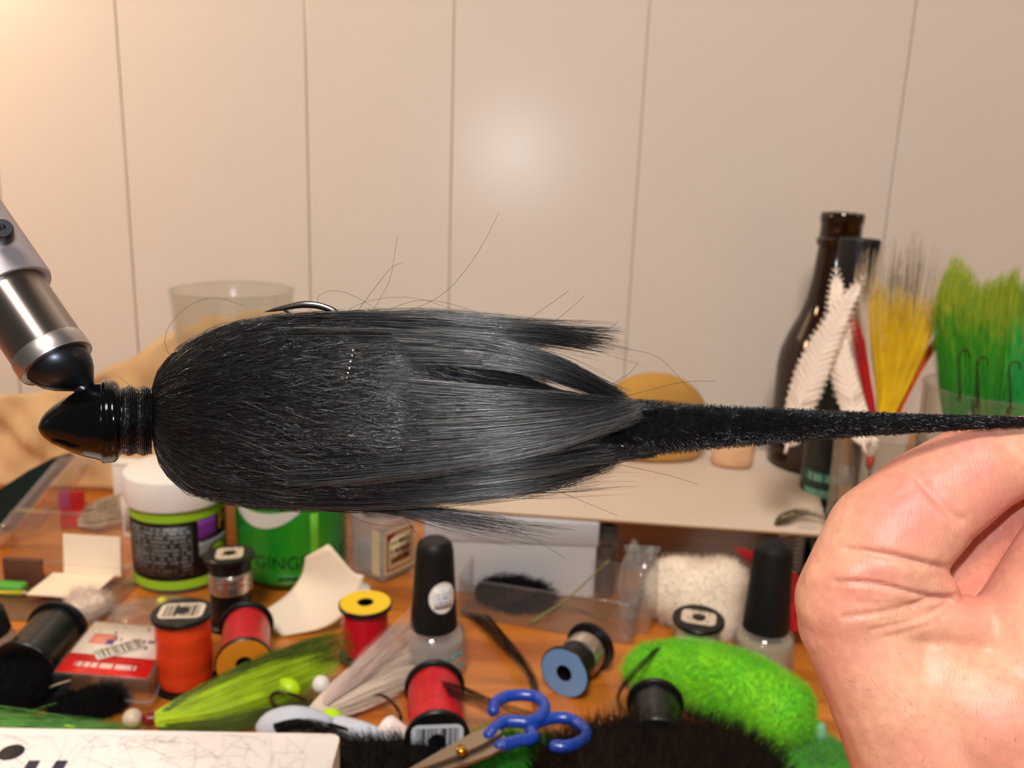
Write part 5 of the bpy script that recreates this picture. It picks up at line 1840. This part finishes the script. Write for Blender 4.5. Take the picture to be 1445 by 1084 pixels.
# hair clippings lying on it
n = 130
px = 470 * rng.random(n)
py = 1040 + 50 * rng.random(n)
k_ = rng.random(n) < 0.45
px = np.where(k_, 215 + 28 * rng.normal(size=n), px)
py = np.where(k_, 1046 + 6 * rng.normal(size=n), py)
py = np.maximum(py, 1039)
aa = np.where(k_, rng.normal(size=n) * 0.35, rng.random(n) * 6.28)
ll = np.where(k_, 14, 55) * (0.4 + rng.random(n))
cl = []
for x, y, a_, l_ in zip(px, py, aa, ll):
    cl.append([T(max(-20, min(474, x + l_ * t * math.cos(a_))), max(1038, y + 0.8 * l_ * t * math.sin(a_) + 1.0 * math.sin(t * 3)), HB + 0.03) for t in (0, 0.33, 0.66, 1)])
cl = np.array(cl)
o = obj('hair_clippings', (hairs(cl, 0.0035, 0.0025)[0] - q0, hairs(cl, 0.008)[1]), M['hair2'], stuff=True)
o.location = [c * S for c in q0]
tag(o, 'fine dark hair clippings strewn over the white painted block', 'hair')

# ================================================================== small flies lying in front
M['chart'] = pm('chartreuse_hair', srgb(188, 222, 40), 0.5, var=0.2, scale=80)
M['olive'] = pm('olive_hair', srgb(84, 104, 20), 0.5, var=0.35, scale=80)
M['hot'] = pm('hot_chartreuse_paint', srgb(190, 236, 10), 0.35)
ca_ = T(212, 1020, 0.2)
cf = thing('bucktail_fly', 'chartreuse bucktail fly with dark red thread head lying by the white block', 'fishing fly', ca_)


def tpath(q):
    return [T(x, y, h_) for x, y, h_ in q]


def tb_(name, parent, at, a_, b_, n, mat, r, spread, lenv=0.3, dep=0.5, wav=0.03, start=0.0):
    V, F = bundle(tpath(a_), tpath(b_), n, 8, spread, r, wav, lenv, start, depth=np.array([0, 0, dep]))
    return obj(name, (V - np.asarray(at), F), mat, parent, stuff=True)


tb_('hair', cf, ca_, [(220, 1008, 0.8), (290, 974, 1.2), (380, 934, 1.6), (470, 904, 1.6)], [(220, 1020, 0.5), (300, 1015, 0.7), (400, 985, 0.8), (480, 945, 1.0)], 1500, M['chart'], 0.022, 0.07, 0.45, 0.8)
tb_('dark_hair', cf, ca_, [(228, 1004, 0.9), (290, 970, 1.4), (395, 918, 1.9), (492, 884, 2.0)], [(240, 1004, 0.9), (310, 968, 1.4), (400, 930, 1.8), (495, 912, 1.8)], 200, M['olive'], 0.018, 0.1, 0.3, 0.4)
tb_('dark_hair', cf, ca_, [(225, 1022, 0.4), (300, 1022, 0.6), (390, 1000, 0.7), (470, 975, 0.7)], [(225, 1028, 0.2), (300, 1030, 0.3), (390, 1015, 0.3), (450, 1000, 0.3)], 420, M['olive'], 0.018, 0.1, 0.35, 0.4)
tb_('tip_hair', cf, ca_, [(380, 930, 1.4), (440, 905, 1.7), (500, 888, 1.8)], [(400, 960, 1.0), (450, 945, 1.1), (500, 930, 1.2)], 260, M['olive'], 0.016, 0.1, 0.3, 0.5)
hv = T(230, 1012, 0.5) - T(195, 1016, 0.5)
obj('red_thread', xf(lathe([(0, 0), (0.22, 0.05), (0.28, 0.3), (0.24, 0.6), (0.3, 0.85), (0, 0.95)], 20), frame(hv), T(199, 1016, 0.5) - ca_), pm('dark_red_thread', srgb(120, 10, 18), 0.25, bump=0.5, bscale=600), cf)
obj('bead_head', xf(lump(0.42, 0.42, 0.42, 2, 0.0, 3, flatb=False), None, T(187, 1014, 0.45) - ca_), pm('pearl_bead', srgb(214, 200, 176), 0.3), cf)
wfp = T(158, 998)
o = thing('lint', 'tiny white lint scrap next to the pearl bead head', 'lint', wfp)
V, F = lump(0.42, 0.3, 0.3, 81, 0.2, 2)
obj('lint_core', (V, F), M['fwhite'], o)
obj('lint_fibres', fuzz(V, F, 200, 0.2, 0.01, curl=0.9), M['fwhite'], o, stuff=True)

# white bucktail fly
wa = T(430, 1016, 0.4)
wfl = thing('bucktail_fly', 'white bucktail fly with painted chartreuse head and long bronze hook', 'fishing fly', wa)
tb_('hair', wfl, wa, [(438, 1000, 0.6), (480, 962, 1.3), (530, 930, 1.8), (575, 905, 2.0)], [(440, 1012, 0.4), (490, 1000, 0.7), (550, 975, 0.9), (590, 955, 1.0)], 1300, M['fwhite'], 0.022, 0.08, 0.35, 0.8)
M['pinkw'] = pm('pinkish_white_hair', srgb(224, 200, 192), 0.5)
tb_('fine_hair', wfl, wa, [(455, 990, 1.0), (500, 935, 2.2), (540, 895, 2.8), (582, 852, 3.2)], [(462, 995, 1.0), (520, 950, 2.0), (560, 915, 2.4), (600, 880, 2.6)], 150, M['pinkw'], 0.012, 0.08, 0.3, 0.3)
obj('painted_head', xf(lump(0.62, 0.5, 0.5, 5, 0.06, 3, flatb=False), None, T(405, 972, 0.9) - wa), M['hot'], wfl)
obj('second_head', xf(lump(0.5, 0.42, 0.42, 6, 0.06, 3, flatb=False), None, T(466, 1014, 0.7) - wa), M['hot'], wfl)
obj('eye_bead', xf(lump(0.4, 0.4, 0.4, 6, 0.0, 3, flatb=False), None, T(453, 966, 1.0) - wa), M['white'], wfl)
hq = smooth_path(tpath([(440, 991, 1.0), (415, 981, 1.1), (393, 977, 1.2), (382, 983, 1.2), (388, 996, 1.1), (415, 1007, 1.0), (450, 1018, 0.9), (500, 1032, 0.8), (545, 1044, 0.7)]), 36) - wa
obj('hook', tube(hq, np.interp(np.linspace(0, 1, 36), [0, 0.1, 1], [0.02, 0.07, 0.085]), 10), M['bronze'], wfl)

# foam popper with second hook
fa = T(520, 1040, 0.5)
fp = thing('popper', 'white foam popper with pale blue body and bronze hook bend', 'fishing lure', fa)
M['foam'] = pm('white_foam', srgb(240, 228, 226), 0.7)
M['pblue'] = pm('pale_blue_body', srgb(206, 214, 230), 0.5, var=0.06, scale=60)
v = T(575, 1052, 0.6) - T(540, 1024, 0.9)
obj('popper_head', xf(lathe([(0, 0), (0.52, 0), (0.57, 0.05), (0.55, 1.5), (0.45, 1.75), (0, 1.8)], 28), frame(v), T(543, 1026, 0.9) - fa), M['foam'], fp, sharp=35)
v2 = smooth_path(tpath([(470, 1022, 0.6), (500, 1031, 0.6), (530, 1042, 0.6), (560, 1055, 0.6)]), 12) - fa
obj('body', tube(v2, [0.36, 0.42, 0.44, 0.45, 0.46, 0.46, 0.46, 0.46, 0.46, 0.45, 0.44, 0.42], 16), M['pblue'], fp)
hq = smooth_path(tpath([(527, 982, 1.2), (538, 981, 1.4), (552, 990, 1.6), (563, 1004, 1.5), (565, 1016, 1.2), (558, 1028, 0.9)]), 24) - fa
obj('hook', tube(hq, np.interp(np.linspace(0, 1, 24), [0, 0.15, 1], [0.02, 0.065, 0.08]), 10), M['bronze'], fp)
pa = T(392, 1030, 0.5)
pb_ = thing('jig_body', 'pale blue and white jig body streaked with black behind the white block', 'fishing lure', pa)
v3 = smooth_path(tpath([(362, 1030, 0.7), (395, 1020, 0.9), (430, 1016, 1.0), (468, 1020, 0.8)]), 12) - pa
obj('body', tube(v3, [0.2, 0.42, 0.55, 0.6, 0.62, 0.62, 0.6, 0.55, 0.5, 0.42, 0.34, 0.2], 16), M['pblue'], pb_)
tb_('black_wing', pb_, pa, [(385, 1022, 1.3), (420, 1016, 1.5), (470, 1024, 1.4), (520, 1045, 1.3)], [(390, 1034, 1.2), (430, 1030, 1.3), (470, 1040, 1.2), (520, 1060, 1.0)], 120, M['bfur0'], 0.012, 0.05, 0.4, 0.3)

# ================================================================== fur and hair in front
M['bfur'] = pm('black_fur', srgb(14, 12, 12), 0.6, spec=0.2, var=0.4, scale=200)
M['brfur'] = pm('dark_brown_fur', srgb(28, 17, 11), 0.65, spec=0.15, var=0.4, scale=200)
p = T(548, 1112)
o = thing('black_fur', 'black fur patch between the white block and the scissors', 'fur', p)
V, F = lump(3.0, 2.0, 0.95, 91, 0.1, 4)
obj('hide', (V, F), M['bfur'], o)
obj('fur_hair', fuzz(V, F, 5000, 0.6, 0.012, (-0.4, 0.1, 0.0), curl=0.35), M['bfur'], o, stuff=True)
p = T(935, 1118)
o = thing('brown_fur', 'dark brown fur patch in front of the lime green fur', 'fur', p)
V, F = lump(5.2, 3.0, 1.3, 95, 0.08, 4, 0.8)
obj('hide', (V, F), M['brfur'], o)
obj('fur_hair', fuzz(V, F, 9000, 0.8, 0.012, (0.2, 0.3, 0.1), curl=0.4), M['brfur'], o, stuff=True)

M['gfur'] = pm('lime_green_fur', srgb(88, 196, 4), 0.75, var=0.3, scale=70, sheen=0.1, col2=srgb(140, 222, 6))
p = T(1010, 985)
o = thing('green_fur', 'lime green fur strip curled like a plush tube beside the hand', 'fur', p)
q = smooth_path(tpath([(884, 946, 0.9), (930, 945, 1.3), (985, 953, 1.6), (1050, 978, 1.7), (1105, 1010, 1.6), (1140, 1036, 1.2)]), 30) - p
rad = np.interp(np.linspace(0, 1, 30), [0, 0.1, 0.3, 0.6, 0.85, 1], [0.35, 0.95, 1.3, 1.6, 1.45, 0.5])
V, F = tube(q, rad, 20)
obj('hide', (V, F), M['gfur'], o)
obj('fur_hair', fuzz(V, F, 11000, 0.36, 0.014, (-0.1, 0, 0.1), curl=0.5), M['gfur'], o, stuff=True)
te = T(1156, 1034, 0.9)
obj('hide_edge', xf(lump(0.35, 0.25, 0.55, 3, 0.2, 2, flatb=False), None, te - p), pm('teal_hide', srgb(130, 190, 150), 0.6), o)
p = T(1150, 1082)
o = thing('green_fur', 'brighter green fur scrap under the wrist end of the lime fur', 'fur', p)
V, F = lump(1.7, 1.2, 0.5, 97, 0.1, 3)
M['gfur2'] = pm('grass_green_fur', srgb(64, 160, 14), 0.75, var=0.25, scale=70, sheen=0.3)
obj('hide', (V, F), M['gfur2'], o)
obj('fur_hair', fuzz(V, F, 2500, 0.4, 0.014, (0.3, -0.1, 0.1), curl=0.5), M['gfur2'], o, stuff=True)
p = T(735, 1072)
o = thing('green_hair', 'deep green hair patch beneath the scissors', 'hair', p)
M['ghair'] = pm('deep_green_hair', srgb(38, 140, 16), 0.6, var=0.35, scale=100)
V, F = lump(2.6, 1.6, 0.3, 99, 0.1, 3)
obj('hide', (V, F), M['ghair'], o)
obj('strands', fuzz(V, F, 2500, 0.7, 0.014, (-0.8, 0.3, 0.0), curl=0.3), M['ghair'], o, stuff=True)

# loose long black hair
p = T(745, 960)
lb = thing('loose_hair', 'long loose black hair curving over the desk behind the scissors', 'hair', p)
tb_('strands', lb, p, [(650, 862, 0.1), (700, 905, 0.4), (745, 950, 0.7), (752, 1000, 0.8)], [(690, 868, 0.1), (728, 915, 0.4), (757, 960, 0.7), (756, 1005, 0.8)], 60, M['bfur0'], 0.012, 0.08, 0.1, 0.3)
tb_('strands', lb, p, [(560, 955, 0.3), (640, 965, 2.7), (700, 990, 1.2), (770, 1010, 0.8)], [(575, 962, 0.3), (650, 985, 2.7), (705, 1010, 1.0), (770, 1025, 0.8)], 60, M['bfur0'], 0.012, 0.09, 0.1, 0.3)
tb_('strands', lb, p, [(925, 915, 2.6), (890, 950, 2.2), (868, 985, 0.6), (880, 1010, 0.8)], [(932, 915, 2.6), (896, 955, 2.3), (872, 985, 0.6), (890, 1012, 0.8)], 26, M['hair2'], 0.014, 0.04, 0.1, 0.2)

# ================================================================== scissors
sa_ = T(700, 1045, 0.6)
sc = thing('scissors', 'small steel scissors with blue open-loop handles beside the blue labelled spool', 'scissors', sa_)
M['blue'] = pm('blue_plastic_dip', srgb(24, 66, 170), 0.3, coat=0.3)
M['blade'] = pm('worn_blade_steel', srgb(150, 132, 112), 0.35, metal=0.8)
hs = 1.9
l1 = [(696, 1003), (699, 992), (716, 983), (739, 981), (759, 985), (769, 998), (763, 1011), (746, 1019), (725, 1018), (708, 1020), (690, 1037)]
l2 = [(705, 1053), (730, 1046), (752, 1041), (749, 1029), (762, 1018), (784, 1013), (807, 1016), (824, 1029), (828, 1038), (817, 1048), (799, 1054), (783, 1053)]
for l, h_ in ((l1, hs + 0.1), (l2, hs - 0.1)):
    q = smooth_path([T(x, y, h_) for x, y in l], 60) - sa_
    V, F = tube(q, 0.25, 14)
    k1, k2 = lump(0.25, 0.25, 0.25, 1, 0, 2, flatb=False), lump(0.25, 0.25, 0.25, 1, 0, 2, flatb=False)
    obj('handle', join((V, F), xf(k1, None, q[0]), xf(k2, None, q[-1])), M['blue'], sc)
for k, (a_, b_, h_) in enumerate((((694, 1036), (560, 1100), hs + 0.02), ((706, 1052), (566, 1108), hs - 0.16))):
    p0, p1 = T(*a_, h_) - sa_, T(*b_, h_ - 0.5) - sa_
    d = (p1 - p0)
    L = np.linalg.norm(d)
    Rm = frame(np.cross(d / L, np.cross(np.array([0, 0, 1.0]), d / L)), d / L)
    pts = [(-0.3, 0.3), (0.6, 0.42), (L * 0.4, 0.38), (L, 0.02), (L, -0.02), (L * 0.4, -0.3), (0.6, -0.38), (-0.3, -0.28)]
    obj('blade', xf(prism(pts, 0.14), Rm, p0), M['blade'], sc, smooth=False)
obj('pivot_screw', xf(lathe([(0, 0.12), (0.16, 0.1), (0.22, 0.0), (0.22, -0.1)], 20), None, T(651, 1058, hs + 0.22) - sa_), pm('brass', srgb(210, 160, 70), 0.25, metal=1.0), sc)
